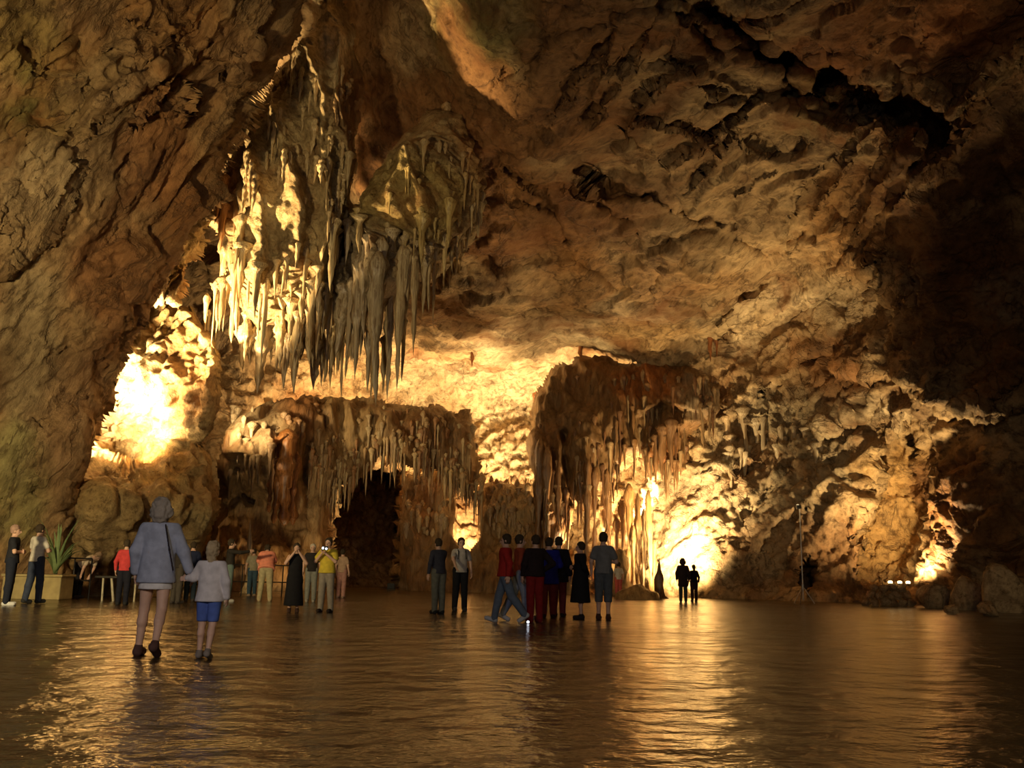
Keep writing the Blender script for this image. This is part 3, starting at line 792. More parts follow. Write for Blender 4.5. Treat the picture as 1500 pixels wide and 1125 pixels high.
def drip_mesh(seed, sides=9, rings=13, kind='cone'):
    r = np.random.RandomState(seed)
    v = []; ph = r.rand(6) * 6.28
    bend = r.normal(size=2) * 0.5
    lob = r.rand(sides) * 0.35 + 0.8
    for k in range(-2, rings):
        t = max(k, 0) / (rings - 1)
        if kind == 'cone':
            rad = (1 - t) ** 0.75 * (1 + 0.16 * math.sin(9 * t + ph[0]) + 0.10 * math.sin(19 * t + ph[1])) + 0.02
            if t < 0.12: rad *= 1 + (0.12 - t) * 5
        elif kind == 'column':
            rad = 0.8 + 0.26 * math.sin(7 * t + ph[0]) + 0.16 * math.sin(19 * t + ph[1]) + 0.10 * math.sin(33 * t + ph[2]) + 0.9 * abs(t - 0.5) ** 3 * 4
        else:                                        # drapery: fat, ending in several points
            rad = (1 - t ** 1.7) * (1 + 0.16 * math.sin(13 * t + ph[0]) + 0.14 * math.sin(29 * t + ph[1])) + 0.03
        if k < 0: rad *= (0.25, 0.7)[k + 2]
        if kind == 'column': rad *= min(1.0, 0.25 + (1 - t) * 6)
        cx, cy = bend * t * t * 0.8 + 0.12 * np.array([math.sin(5 * t + ph[2]), math.cos(4 * t + ph[3])])
        for a in range(sides):
            an = 2 * math.pi * a / sides
            q = rad * lob[a] * (1 + 0.16 * math.sin(9 * t + a * 2.1 + ph[4]) + (0.14 * math.sin(23 * t + a * 3.7 + ph[5]) if kind == 'drape' else 0))
            v.append((cx + q * math.cos(an), cy + q * math.sin(an), -t if k >= 0 else (0.10, 0.05)[k + 2]))
    f = []
    rings += 2
    for k in range(rings - 1):
        for a in range(sides):
            b = (a + 1) % sides
            f.append((k * sides + a, k * sides + b, (k + 1) * sides + b, (k + 1) * sides + a)[::-1])
    n = len(v); v.append((v[-1][0] * 0 + cx, cy, -1.02))
    f += [((rings - 1) * sides + a, (rings - 1) * sides + (a + 1) % sides, n)[::-1] for a in range(sides)]
    f.append(tuple(range(sides)))
    o = mesh_obj('stalactite', v, f, M_STAL)
    me = o.data; bpy.data.objects.remove(o)
    return me


CONES = [drip_mesh(100 + k) for k in range(8)]
COLS = [drip_mesh(200 + k, sides=11, rings=26, kind='column') for k in range(6)]
DRAPES = [drip_mesh(300 + k, sides=14, rings=24, kind='drape') for k in range(4)]


def hang(rock, parent, px, top, tip, rpx, meshes=CONES, out=0.3, color=None, name='stalactite', Y=None):
    """a stalactite that grows from the rock face at (px, top) and ends at the height of pixel row tip"""
    p = rock.surf(px, top) if Y is None else at(px, top, np.array(Y))
    m = p[1] / F
    q = at(px, tip, np.array(p[1]))
    o = bpy.data.objects.new(name, random.choice(meshes))
    r = rpx * m
    o.location = (float(p[0]), float(p[1] - r * out), float(p[2] + r * 0.6))
    o.scale = (r, r, max(0.2, float(p[2] - q[2]) + r * 0.6))
    o.rotation_euler = (0, 0, random.uniform(0, 6.28))
    c = rock.col(px, top) if color is None else np.array(color)
    c = np.clip(c * random.uniform(0.85, 1.25), 0, 0.9)
    o.color = (float(c[0]), float(c[1]), float(c[2]), 1)
    COL.objects.link(o); o.parent = parent
    return o


# great curtain: named ones first, then fringes
for x, a, b, r in [(395, 486, 578, 12), (427, 476, 572, 11), (453, 496, 571, 12), (498, 462, 546, 11), (520, 440, 524, 13), (560, 425, 594, 12), (577, 415, 572, 9), (543, 420, 556, 10), (530, 430, 530, 8), (588, 410, 520, 7), (569, 450, 588, 7), (551, 455, 578, 7), (582, 440, 560, 6), (536, 440, 548, 6), (564, 400, 520, 12), (548, 400, 500, 11),
                   (474, 470, 534, 9), (410, 470, 540, 9), (440, 470, 535, 8), (384, 470, 530, 8)]:
    hang(curtain, hanging_curtain, x, a, b, r, DRAPES if r > 6.5 else CONES)
for x, a, b, r in [(336, 452, 521, 3.2), (342, 440, 518, 3), (347, 430, 512, 2.6), (356, 425, 488, 2.8), (333, 470, 522, 2.4), (398, 430, 545, 5), (392, 440, 500, 4), (462, 340, 430, 9), (470, 350, 420, 8), (378, 380, 440, 10)]:
    hang(curtain, hanging_curtain, x, a, b, r, out=1.2, color=(0.60, 0.50, 0.30))
for k in range(150):
    x = random.uniform(345, 670)
    lo = np.interp(x, [345, 380, 440, 560, 590, 620, 670], [440, 520, 520, 545, 470, 420, 350])
    top = lo - abs(random.gauss(0, 1)) * 90 - 10
    if top < 130: continue
    ln = random.uniform(22, 75)
    hang(curtain, hanging_curtain, x, top, top + ln, random.uniform(2.6, 7.5) * (0.7 + ln / 120), out=random.uniform(0.2, 1.0))
for k in range(55):                                  # knobs and short drips on the upper face
    top = random.uniform(110, 330); x = random.uniform(np.interp(top, [110, 330], [440, 345]), np.interp(top, [110, 330], [520, 500]))
    hang(curtain, hanging_curtain, x, top, top + random.uniform(12, 36), random.uniform(2.5, 6), DRAPES, out=0.5)
for k in range(50):                                  # small teeth along the right-hand flank
    x = random.uniform(575, 660); top = random.uniform(240, 420) - (x - 575) * 0.3
    hang(curtain, hanging_curtain, x, top, top + random.uniform(18, 45), random.uniform(2, 4.5), out=0.8)

# rear left curtain
for k in range(235):
    x = random.uniform(452, 698)
    lo = np.interp(x, [452, 484, 520, 560, 600, 650, 690, 700], [700, 735, 705, 672, 688, 696, 735, 735])
    top = lo - abs(random.gauss(0, 1)) * 42 - 2
    top = max(top, 604)
    hang(rear_l, wall_curtain_left, x, top, top + random.uniform(16, 50), random.uniform(1.2, 3.0), out=random.uniform(0.2, 1.1),
         color=random.choice([(0.55, 0.44, 0.26), (0.42, 0.30, 0.16), (0.36, 0.20, 0.09), (0.50, 0.38, 0.22)]))
for k in range(45):
    x = random.uniform(330, 470); top = random.uniform(600, 690)
    hang(rear_l, wall_curtain_left, x, top, top + random.uniform(16, 50), random.uniform(2, 4.5), out=0.5)
for x, a, b, r in [(652, 690, 742, 4), (660, 694, 760, 3.5), (704, 705, 790, 3.5)]:
    hang(rear_l, wall_curtain_left, x, a, b, r, out=0.7, color=(0.5, 0.38, 0.2))
for x, a, b, r in [(417, 654, 768, 13), (403, 682, 766, 6), (428, 676, 768, 6), (395, 694, 750, 4)]:
    hang(rear_l, wall_curtain_left, x, a, b, r, COLS, out=0.6, color=(0.34, 0.15, 0.05), name='column')
# rear right curtain
for k in range(150):
    x = random.uniform(788, 1050)
    lo = np.interp(x, [788, 812, 838, 848, 876, 890, 905, 940, 960, 985, 1004, 1050], [800, 810, 750, 735, 720, 770, 690, 664, 700, 690, 670, 610])
    top = max(lo - abs(random.gauss(0, 1)) * 70, 560)
    hang(rear_r, wall_curtain_right, x, top, top + random.uniform(20, 62), random.uniform(1.4, 3.4), out=random.uniform(0.2, 1.1),
         color=random.choice([(0.28, 0.19, 0.10), (0.22, 0.12, 0.05), (0.18, 0.09, 0.04), (0.34, 0.24, 0.13)]))
for x, a, b, r in [(797, 670, 845, 6), (808, 680, 838, 6), (822, 700, 838, 3.5), (862, 690, 822, 5), (872, 700, 830, 4), (890, 700, 800, 4), (852, 700, 770, 4), (980, 640, 700, 8), (992, 630, 694, 7), (968, 650, 712, 6)]:
    hang(rear_r, wall_curtain_right, x, a, b, r, COLS if b > 790 else CONES, out=0.8, color=(0.20, 0.11, 0.05))
# pipes and columns by the back floodlight
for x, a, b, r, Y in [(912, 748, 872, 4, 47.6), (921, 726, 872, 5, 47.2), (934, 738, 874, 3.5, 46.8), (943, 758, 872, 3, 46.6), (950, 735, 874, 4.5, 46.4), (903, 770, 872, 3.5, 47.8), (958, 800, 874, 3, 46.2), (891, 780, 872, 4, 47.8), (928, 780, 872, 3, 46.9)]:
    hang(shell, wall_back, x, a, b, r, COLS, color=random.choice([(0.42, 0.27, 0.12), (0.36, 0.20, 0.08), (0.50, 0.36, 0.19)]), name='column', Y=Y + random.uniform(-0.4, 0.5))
# middle flowstone
for k in range(110):
    x = random.uniform(596, 800)
    top = random.uniform(698, 790)
    if 655 < x < 714: continue
    hang(rear_m, wall_mid, x, top, top + random.uniform(25, 75), random.uniform(1.8, 4.0), out=0.3,
         color=random.choice([(0.42, 0.31, 0.18), (0.30, 0.20, 0.11), (0.36, 0.25, 0.13)]))
for k in range(26):                                  # fringe on the right wall
    x = random.uniform(1050, 1205); top = random.uniform(600, 665)
    hang(shell, wall_right, x, top, top + random.uniform(25, 80), random.uniform(2.5, 6), out=0.1)
for x, a, b, r in [(692, 512, 538, 4), (848, 515, 530, 4), (1040, 500, 530, 4), (1047, 505, 524, 3), (783, 575, 622, 3)]:
    hang(shell, ceiling, x, a, b, r, color=RUST)

# ------------------------------------------------------------------ people: solid bodies and clothes from blended round cones
def surface_nets(g, org, vx):
    ins = g < 0
    nx, ny, nz = g.shape
    idx = -np.ones((nx - 1, ny - 1, nz - 1), np.int64)
    cnt = np.zeros(idx.shape, np.int16); acc = np.zeros(idx.shape + (3,), np.float32)
    cor = [(a, b, c) for a in (0, 1) for b in (0, 1) for c in (0, 1)]

    def sub(arr, o): return arr[o[0]:nx - 1 + o[0], o[1]:ny - 1 + o[1], o[2]:nz - 1 + o[2]]
    for p in cor:
        for ax in range(3):
            if p[ax]: continue
            q = list(p); q[ax] = 1
            A, B = sub(g, p), sub(g, q)
            m = (A < 0) != (B < 0)
            t = np.where(m, A / np.where(m, A - B, 1), 0)
            cnt += m
            for k in range(3):
                acc[..., k] += m * (p[k] + (t if k == ax else 0))
    act = cnt > 0
    n = int(act.sum()); idx[act] = np.arange(n)
    base = np.argwhere(act)
    V = (base + acc[act] / cnt[act][:, None]) * vx + org
    Q = []
    for ax in range(3):
        s0 = [slice(1, -1)] * 3; s0[ax] = slice(0, -1); s1 = list(s0); s1[ax] = slice(1, None)
        a = ins[tuple(s0)]; b = ins[tuple(s1)]
        for flip, m in ((False, a & ~b), (True, ~a & b)):
            w = np.argwhere(m)
            if not len(w): continue
            off = np.array([1, 1, 1]); off[ax] = 0
            c = w + off
            u, v = (ax + 1) % 3, (ax + 2) % 3
            du = np.zeros(3, int); du[u] = 1; dv = np.zeros(3, int); dv[v] = 1
            q = np.stack([idx[tuple((c - du - dv).T)], idx[tuple((c - dv).T)], idx[tuple(c.T)], idx[tuple((c - du).T)]], -1)
            Q.append(q[:, ::-1] if flip else q)
    Q = np.concatenate(Q)
    return V, Q[(Q >= 0).all(1)].astype(np.int32)


def solid(prims, vx, cuts=(), k=0.035):
    """prims: (a, b, ra, rb, flat_axis or None, flatness); cuts: functions of points, material is kept where negative"""
    lo = np.min([np.minimum(p[0], p[1]) - max(p[2], p[3]) for p in prims], 0) - 3 * vx
    hi = np.max([np.maximum(p[0], p[1]) + max(p[2], p[3]) for p in prims], 0) + 3 * vx
    n = np.ceil((hi - lo) / vx).astype(int) + 1
    ax = [lo[i] + vx * np.arange(n[i]) for i in range(3)]
    g = np.full(n, 1.0, np.float32)
    for p in prims:
        a, b, ra, rb = np.array(p[0], float), np.array(p[1], float), p[2], p[3]
        mg = max(ra, rb) + k + 2 * vx
        sl = tuple(slice(*np.searchsorted(ax[i], [min(a[i], b[i]) - mg, max(a[i], b[i]) + mg])) for i in range(3))
        X = np.stack(np.meshgrid(ax[0][sl[0]], ax[1][sl[1]], ax[2][sl[2]], indexing='ij'), -1)
        ab = b - a
        t = np.clip(((X - a) @ ab) / max(ab @ ab, 1e-9), 0, 1)
        v = X - a - t[..., None] * ab
        if len(p) > 4 and p[4] is not None:
            nn = np.array(p[4], float)
            v = v + nn * ((v @ nn) * (1 / p[5] - 1))[..., None]
        d = np.linalg.norm(v, axis=-1) - (ra + (rb - ra) * t)
        h = np.clip(0.5 + 0.5 * (d - g[sl]) / k, 0, 1)
        g[sl] = d * (1 - h) + g[sl] * h - k * h * (1 - h)
    if cuts:
        X = np.stack(np.meshgrid(*ax, indexing='ij'), -1)
        for c in cuts:
            g = np.maximum(g, c(X).astype(np.float32))
    return surface_nets(g, lo, vx)


def rotx(p, piv, deg):
    a = math.radians(deg); c, s = math.cos(a), math.sin(a)
    y, z = p[1] - piv[1], p[2] - piv[2]
    return np.array([p[0], piv[1] + y * c - z * s, piv[2] + y * s + z * c])


ARMS = {  # elbow, wrist for the side x > 0; the front of the body looks to -y
    'down': ((.245, .03, 1.14), (.255, -.05, .90)), 'swing': ((.24, .10, 1.16), (.25, .08, .92)), 'fold': ((.255, -.06, 1.14), (-.02, -.19, 1.15)),
    'point': ((.22, -.24, 1.36), (.17, -.48, 1.40)), 'chest': ((.25, -.13, 1.17), (.06, -.25, 1.34)), 'face': ((.26, -.17, 1.22), (.06, -.23, 1.50)),
    'hip': ((.36, .05, 1.16), (.20, -.04, 1.03)), 'behind': ((.27, .10, 1.14), (.06, .17, 1.00)), 'across': ((.27, -.18, 1.28), (.20, -.42, 1.30)),
    'hold': ((.28, .0, 1.14), (.36, -.02, .92)), 'reach': ((.23, -.20, 1.22), (.20, -.36, 1.05)), 'up': ((.27, .0, 1.20), (.37, -.02, 1.19)),
}
SKIN = plain_mat('skin', (0.62, 0.38, 0.27), 0.55, var=0.08)
MATS = {}


def cloth(rgb, w=0.25):
    k = tuple(rgb)
    if k not in MATS:
        MATS[k] = plain_mat('cloth', rgb, 0.88, 0.2, weave=w, var=0.15, scale=14)
    return MATS[k]


def person(px, head, foot, face, label, top=(.3, .3, .3), bottom=(.05, .05, .08), hair=(.05, .035, .02), shoe=(.05, .04, .035), arms=('down', 'down'), sleeve='short',
           lower='trousers', lean=0.0, legs=((0, 0), (0, 0)), hem=0.90, group=None, long_hair=False, build=1.0, hold=None, height=None, hair_kind='short',
           loose=0.012, vx=0.016, sleeve_cut=None, child=False, spread=0.0, turn=0.0, name='person'):
    pos = on_floor(px, foot)
    Hh = float(at(px, head, np.array(pos[1]))[2]) if height is None else height
    s = Hh / 1.75
    root = empty(name, pos, math.radians(face))
    tag(root, label, 'person', group)
    piv = np.array([0, 0, 0.95])
    U = lambda p: rotx(p, piv, lean)                   # upper body frame (lean > 0 bends forward)
    fy = rotx(np.array([0, 1.0, 0]), np.zeros(3), lean)
    B = build
    hs = 1.22 if child else 1.07
    body = []; P_ = lambda a, b, ra, rb, n=None, fl=1: (np.array(a, float), np.array(b, float), ra, rb, n, fl)
    # torso
    torso = [P_(U((0, 0, 1.02)), U((0, 0, 1.16)), .128 * B, .13 * B, fy, .72), P_(U((0, 0, 1.16)), U((0, -.005, 1.34)), .135 * B, .155 * B, fy, .68),
             P_(U((-.115, .008, 1.395)), U((.115, .008, 1.395)), .060, .060), P_(U((0, .01, 1.43)), U((0, .01, 1.40)), .075, .11, fy, .7)]
    pelvis = [P_((-.065, 0, .95), (.065, 0, .95), .118 * B, .118 * B, (0, 1, 0), .86)]
    # head
    hd = rotx(np.array([0, -.015, 1.63]), np.array([0, 0, 1.5]), turn)
    hq = lambda dx, dy, dz: U(np.array([0, 0, 1.602]) + hs * np.array([dx, dy, dz]) + np.array([0, 0, .012 if child else 0]))
    headp = [P_(hq(0, .005, .03), hq(0, -.012, .0), .086 * hs, .078 * hs, (1, 0, 0), .88), P_(hq(0, -.03, -.055), hq(0, -.035, -.075), .052 * hs, .040 * hs),
             P_(hq(0, -.095, .0), hq(0, -.112, -.03), .010, .017), P_(hq(-.078, .005, -.005), hq(-.080, .01, -.035), .018, .012, (1, 0, 0), .5), P_(hq(.078, .005, -.005), hq(.080, .01, -.035), .018, .012, (1, 0, 0), .5),
             P_(hq(-.022, -.088, -.06), hq(.022, -.088, -.06), .010, .010)]
    neck = [P_(U((0, .015, 1.42)), U((0, .005, 1.57)), .056, .050)]
    # legs
    legp = []; feet = []; legj = []
    for i, sx in enumerate((-1, 1)):
        sw, kb = legs[i]
        hip = np.array([sx * .088, 0, .92]); kn0 = np.array([sx * (.095 + spread * .5), -.005, .50]); an0 = np.array([sx * (.10 + spread), .02, .085])
        kn = rotx(kn0, hip, -sw); an = rotx(an0, hip, -sw); an = rotx(an, kn, kb)
        legj.append((hip, kn, an))
        fd = rotx(np.array([0, -1.0, 0]), np.zeros(3), -sw + kb)
        fd = fd / np.linalg.norm(fd)
        toe = an + fd * .15 + rotx(np.array([0, 0, -.055]), np.zeros(3), -sw + kb)
        heel = an + rotx(np.array([0, .03, -.05]), np.zeros(3), -sw + kb)
        legp += [P_(hip, kn, .088 * B, .056), P_(kn, kn + (an - kn) * .35 + np.array([0, .018, 0]), .054, .056), P_(kn + (an - kn) * .3, an, .054, .036)]
        feet.append([P_(heel, toe, .040, .036), P_(an, heel, .038, .038)])
    low = min(float(np.min([min(p[0][2] - p[2], p[1][2] - p[3]) for p in f])) for f in feet)
    dz = -low + 0.002
    # arms
    armp = []; armj = []; hands = []
    for i, sx in enumerate((-1, 1)):
        e, w = ARMS[arms[i]]
        sh = U((sx * .168, .008, 1.385)); el = U((sx * e[0], e[1], e[2])); wr = U((sx * w[0], w[1], w[2]))
        armj.append((sh, el, wr))
        armp += [P_(sh, el, .052, .041), P_(el, wr, .041, .029)]
        d = wr - el; d /= np.linalg.norm(d)
        inn = np.array([-sx, -.2, 0.0]); inn -= d * (inn @ d); inn /= np.linalg.norm(inn) + 1e-9
        sd = np.cross(d, inn)
        pc = wr + d * .05
        hp = [P_(wr - d * .02, wr + d * .015, .027, .028), P_(pc - sd * .018, pc + sd * .018, .034, .032, inn, .5)]
        for fi, (o_, ln) in enumerate(((-.030, .066), (-.010, .076), (.010, .072), (.029, .056))):
            b0 = pc + d * .035 + sd * o_; b1 = b0 + d * ln * .5 + inn * .006; b2 = b1 + d * ln * .42 + inn * .024
            hp += [P_(b0, b1, .0095, .009), P_(b1, b2, .009, .0075)]
        t0 = pc - d * .02 - sd * .03; t1 = t0 - sd * .026 + d * .03 + inn * .012
        hp += [P_(t0, t1, .012, .0105), P_(t1, t1 + d * .03 + inn * .008, .0105, .009)]
        hands.append(hp)
    sc = lambda V: (V + np.array([0, 0, dz])) * s

    def part(nm, prims, mat, cuts=(), k=.03, v=vx, extra=None):
        V, Q = solid(prims, v, cuts, k)
        if extra:
            for pr in extra:
                V2, Q2 = solid(pr, .0075, (), .008)
                Q = np.concatenate([Q, Q2 + len(V)]); V = np.concatenate([V, V2])
        return mesh_obj(nm, sc(V), Q, mat, root)
    allfeet = feet[0] + feet[1]
    part('body', torso + pelvis + neck + headp + legp + armp + allfeet, SKIN, k=.022, extra=hands)
    inv = lambda X: np.stack([X[..., 0], *(lambda y, z: (y * math.cos(math.radians(-lean)) - z * math.sin(math.radians(-lean)), .95 + y * math.sin(math.radians(-lean)) + z * math.cos(math.radians(-lean))))(X[..., 1], X[..., 2] - .95)], -1)
    gr = lambda p, e_: (p[0], p[1], p[2] + e_, p[3] + e_) + tuple(p[4:])
    # shirt
    L_ = loose
    sh_pr = [gr(p, .012 + L_) for p in torso]
    if hem < 1.02:
        sh_pr.append(P_(U((0, 0, hem + .02)), U((0, 0, 1.1)), .170 * B + L_ * 1.4, .145 * B + L_, fy, .80))
    cuts = [lambda X: hem - inv(X)[..., 2], lambda X: inv(X)[..., 2] - 1.465 - np.abs(X[..., 0]) * 0.0]
    for i, (sh, el, wr) in enumerate(armj):
        if sleeve == 'none': continue
        if sleeve == 'long':
            e2 = el + (wr - el) * .93
            sh_pr += [P_(sh, el, .054 + L_ * .45, .048 + L_ * .6), P_(el, e2, .048 + L_ * .6, .036 + L_ * .5)]
        else:
            sh_pr += [P_(sh, sh + (el - sh) * .62, .056 + L_ * .5, .054 + L_)]
    if sleeve == 'none':
        sh_pr = sh_pr[:2] + [P_(U((-.10, .005, 1.385)), U((.10, .005, 1.385)), .062, .062)] + sh_pr[4:]
    if lower != 'dress':
        part('jumper' if sleeve == 'long' else 'shirt', sh_pr, cloth(top), cuts)
    # lower garment
    if lower in ('trousers', 'shorts', 'capri'):
        zc = {'trousers': .06, 'shorts': .54, 'capri': .34}[lower]
        pr = [gr(p, .014) for p in pelvis] + [P_((-.03, 0, 1.0), (.03, 0, 1.0), .130 * B, .130 * B, (0, 1, 0), .78)]
        pr += [gr(p, .020) for p in legp]
        for hip, kn, an in legj:
            pr += [P_(hip, kn, .100 * B, .078), P_(kn, kn + (an - kn) * 1.05, .078, .066)]
        cs = [lambda X: X[..., 2] - 1.03]
        if lower != 'trousers':
            cs.append(lambda X: zc - X[..., 2])
        part(lower if lower != 'capri' else 'shorts', pr, cloth(bottom), cs, k=.02)
    elif lower == 'skirt':
        part('skirt', [P_((0, 0, 1.0), (0, 0, hem - .08), .150, .190, (0, 1, 0), .82)], cloth(bottom), [lambda X: hem - .07 - X[..., 2], lambda X: X[..., 2] - 1.03])
    elif lower == 'dress':
        hz = hem
        pr = list(sh_pr) + [P_((0, 0, 1.12), (0, 0, .80), .145 * B, .19 * B, (0, 1, 0), .82), P_((0, 0, .82), (0, 0, hz - .05), .19 * B, .25 * B, (0, 1, 0), .85)]
        part('dress', pr, cloth(top), [lambda X: hz - X[..., 2], lambda X: inv(X)[..., 2] - 1.465], k=.05)
    # shoes and hair
    for f in feet:
        part('shoe', [gr(p, .010) for p in f], cloth(shoe), k=.02, v=min(vx, .013))
    hr = [P_(hq(0, .012, .040), hq(0, .012, .0), .094 * hs, .088 * hs, (1, 0, 0), .9)]
    if long_hair:
        hr += [P_(hq(0, .05, .0), hq(0, .062, -.13), .078 * hs, .055 * hs, fy, .6)]
    if hair_kind == 'full':
        hr += [P_(hq(0, .03, .045), hq(0, .05, -.06), .108, .098), P_(hq(-.07, .03, -.02), hq(.07, .03, -.02), .06, .06)]
    if hair_kind == 'bun':
        hr += [P_(hq(0, .11, .06), hq(0, .11, .06), .045, .045)]
    fc = hq(0, -.105, -.03)
    hc = [lambda X: .088 * hs - np.linalg.norm((X - fc) * np.array([.95, 1, .85]), axis=-1)]
    if not long_hair and hair_kind != 'full':
        zc_ = hq(0, 0, -.055); upv = U((0, 0, 2.0)) - U((0, 0, 1.0))
        hc.append(lambda X: -((X - zc_) @ upv))
    ho = part('hair', hr, cloth(hair, .6), hc, k=.02, v=min(vx, .012))
    hv = np.array([q.co[:] for q in ho.data.vertices]); hn = np.array([q.normal[:] for q in ho.data.vertices])
    hv = hv + hn * ((0.016 if hair_kind == 'full' or long_hair else 0.007) * fbm(hv * 22 + px, 3))[:, None]
    ho.data.vertices.foreach_set('co', hv.ravel().astype(np.float32)); ho.data.update()
    for sx in (-1, 1):                                 # eyes
        V, Q = solid([P_(hq(sx * .032, -.078, .005), hq(sx * .032, -.078, .005), .013, .013)], .006)
        mesh_obj('eye', sc(V), Q, cloth((.08, .06, .05)), root)
    return root, s, dz, armj, sc


def join_prims(name, prims, mat, root, vx=.01, k=.012, tf=lambda V: V, cuts=()):
    V, Q = solid([tuple([np.array(p[0], float), np.array(p[1], float)] + list(p[2:])) for p in prims], vx, cuts, k)
    return mesh_obj(name, tf(V), Q, mat, root)


BLK = (.012, .011, .012)
# nearest pair, walking away hand in hand
r, s, dz, aj, sc = person(219, 730, 961, 183, 'woman in loose blue-grey sweatshirt and bare legs holding a girl by the hand', top=(.34, .36, .45), bottom=(.66, .62, .60), hair=(.30, .25, .20), shoe=(.10, .05, .04),
                          arms=('hold', 'down'), sleeve='long', lower='skirt', hem=.79, spread=.03, legs=((-10, 16), (3, 3)), loose=.034, vx=.012, hair_kind='full', build=1.0)
join_prims('bag_strap', [((-.10, .17, 1.44), (-.17, .18, 1.16), .010, .010), ((-.17, .18, 1.16), (-.22, .14, .93), .010, .010)], cloth((.03, .02, .02)), r, tf=sc)
r, s, dz, aj, sc = person(300, 796, 965, 180, 'small girl in pale grey jumper and blue shorts walking hand in hand with a woman', top=(.60, .55, .55), bottom=(.08, .13, .40), hair=(.38, .28, .16),
                          shoe=(.22, .18, .15), arms=('down', 'up'), sleeve='long', lower='shorts', hem=.84, legs=((-8, 10), (4, 2)), loose=.036, vx=.012, long_hair=True, child=True)
# far left
person(10, 768, 887, 110, 'man in black T-shirt and black trousers at the left edge beside a white-shirted man', top=(.02, .02, .025), bottom=(.015, .018, .03), hair=(.35, .22, .16), shoe=(.6, .6, .58), arms=('fold', 'fold'))
person(47, 768, 884, 155, 'man in white shirt and dark jeans standing with arms folded in front of the planter', top=(.62, .57, .48), bottom=(.04, .05, .08), shoe=(.03, .03, .03), arms=('fold', 'fold'), legs=((6, 4), (-4, 2)), spread=.03)
person(112, 800, 876, 75, 'figure in cream top bending forward over the railing at the planter', top=(.62, .50, .36), bottom=(.02, .018, .018), arms=('reach', 'reach'), lean=66, hair=(.30, .2, .12), height=1.72)
person(178, 790, 886, 185, 'person in red jacket and black trousers half hidden behind the woman in the sweatshirt', top=(.50, .05, .05), bottom=(.012, .012, .02), shoe=(.02, .02, .02), sleeve='long')
person(257, 785, 884, 150, 'man in black jacket and dark trousers between the woman and the girl', top=(.03, .025, .022), bottom=(.06, .05, .04), sleeve='long', hair=(.30, .16, .10), arms=('down', 'hip'))
person(277, 793, 881, 190, 'person in dark navy coat standing behind the head of the girl', top=(.015, .02, .05), bottom=(.02, .03, .04), sleeve='long')
person(333, 789, 882, 112, 'man in dark waistcoat and green-grey jeans stretching one arm out to point', top=(.03, .025, .02), bottom=(.14, .19, .17), shoe=(.4, .38, .34), arms=('point', 'down'), sleeve='long')
person(368, 803, 873, 200, 'person in pale green top mostly hidden behind the bending salmon shirt', top=(.34, .30, .20), bottom=(.05, .09, .13), shoe=(.4, .3, .2), arms=('fold', 'down'), lean=8)
person(387, 804, 881, 195, 'person in salmon pink shirt and khaki trousers bending forward', top=(.85, .30, .19), bottom=(.40, .34, .19), shoe=(.45, .35, .2), arms=('reach', 'reach'), lean=30, height=1.72, spread=.05, loose=.05, build=1.12)
person(429, 795, 897, 15, 'woman in long black dress with hair tied up raising her hands to her face', top=BLK, bottom=BLK, lower='dress', hem=.16, arms=('face', 'face'), sleeve='none', shoe=(.06, .03, .02), hair_kind='bun', build=1.02)
person(454, 796, 882, 10, 'person in dark top, grey trousers and pale cap between black dress and yellow shirt', top=(.025, .02, .018), bottom=(.20, .20, .17), hair=(.55, .48, .38), shoe=(.3, .28, .24))
r, s, dz, aj, sc = person(476, 787, 897, -12, 'man in yellow shirt and grey trousers holding a camera at his chest', top=(.62, .47, .05), bottom=(.27, .23, .18), shoe=(.03, .02, .015), arms=('chest', 'chest'), sleeve='short', spread=.03, loose=.03)
person(499, 804, 876, 160, 'slim figure in pink-brown clothes just behind the man in yellow', top=(.45, .30, .20), bottom=(.42, .22, .18), shoe=(.3, .2, .15), arms=('down', 'down'))
# middle
person(641, 788, 899, 215, 'person in dark navy top and grey-green trousers reaching out to the white-shirted companion', top=(.045, .045, .06), bottom=(.14, .14, .11), shoe=(.02, .02, .02), arms=('reach', 'down'), lean=6, sleeve='long')
r, s, dz, aj, sc = person(673, 787, 895, 15, 'person in white top with backpack straps and black trousers beside the navy top', top=(.44, .40, .36), bottom=(.012, .012, .014), shoe=(.03, .03, .03), arms=('reach', 'down'), spread=.02)
for sx in (-1, 1):
    join_prims('backpack_strap', [((sx * .09, -.135, 1.40), (sx * .10, -.15, 1.22), .012, .012), ((sx * .09, -.135, 1.40), (sx * .10, -.02, 1.475), .012, .012)], cloth((.02, .02, .02)), r, tf=sc)
person(739, 780, 912, 265, 'walking person in dark red pullover and jeans, leftmost of the central group', top=(.34, .02, .015), bottom=(.11, .14, .19), shoe=(.45, .45, .47), arms=('down', 'swing'), sleeve='long', legs=((18, 4), (-20, 14)), loose=.03)
person(760, 782, 910, 100, 'person in orange-red top and light blue jeans striding beside the dark red pullover', top=(.28, .05, .02), bottom=(.24, .27, .34), shoe=(.5, .5, .54), arms=('down', 'down'), legs=((14, 2), (-16, 10)), sleeve='long')
person(783, 783, 912, 200, 'person in black jacket and maroon trousers in the central group', top=(.02, .012, .012), bottom=(.20, .012, .01), shoe=(.14, .01, .01), arms=('hip', 'down'), sleeve='long', lower='trousers', loose=.03)
person(803, 787, 905, 185, 'person in royal blue anorak and maroon trousers in the central group', top=(.012, .014, .20), bottom=(.14, .02, .02), shoe=(.03, .01, .01), arms=('fold', 'fold'), sleeve='long', loose=.05, hem=.72)
person(818, 786, 903, 160, 'person in black coat standing shoulder to shoulder with the blue anorak', top=(.012, .01, .012), bottom=(.12, .02, .02), shoe=(.02, .01, .01), sleeve='long', loose=.04, hem=.74)
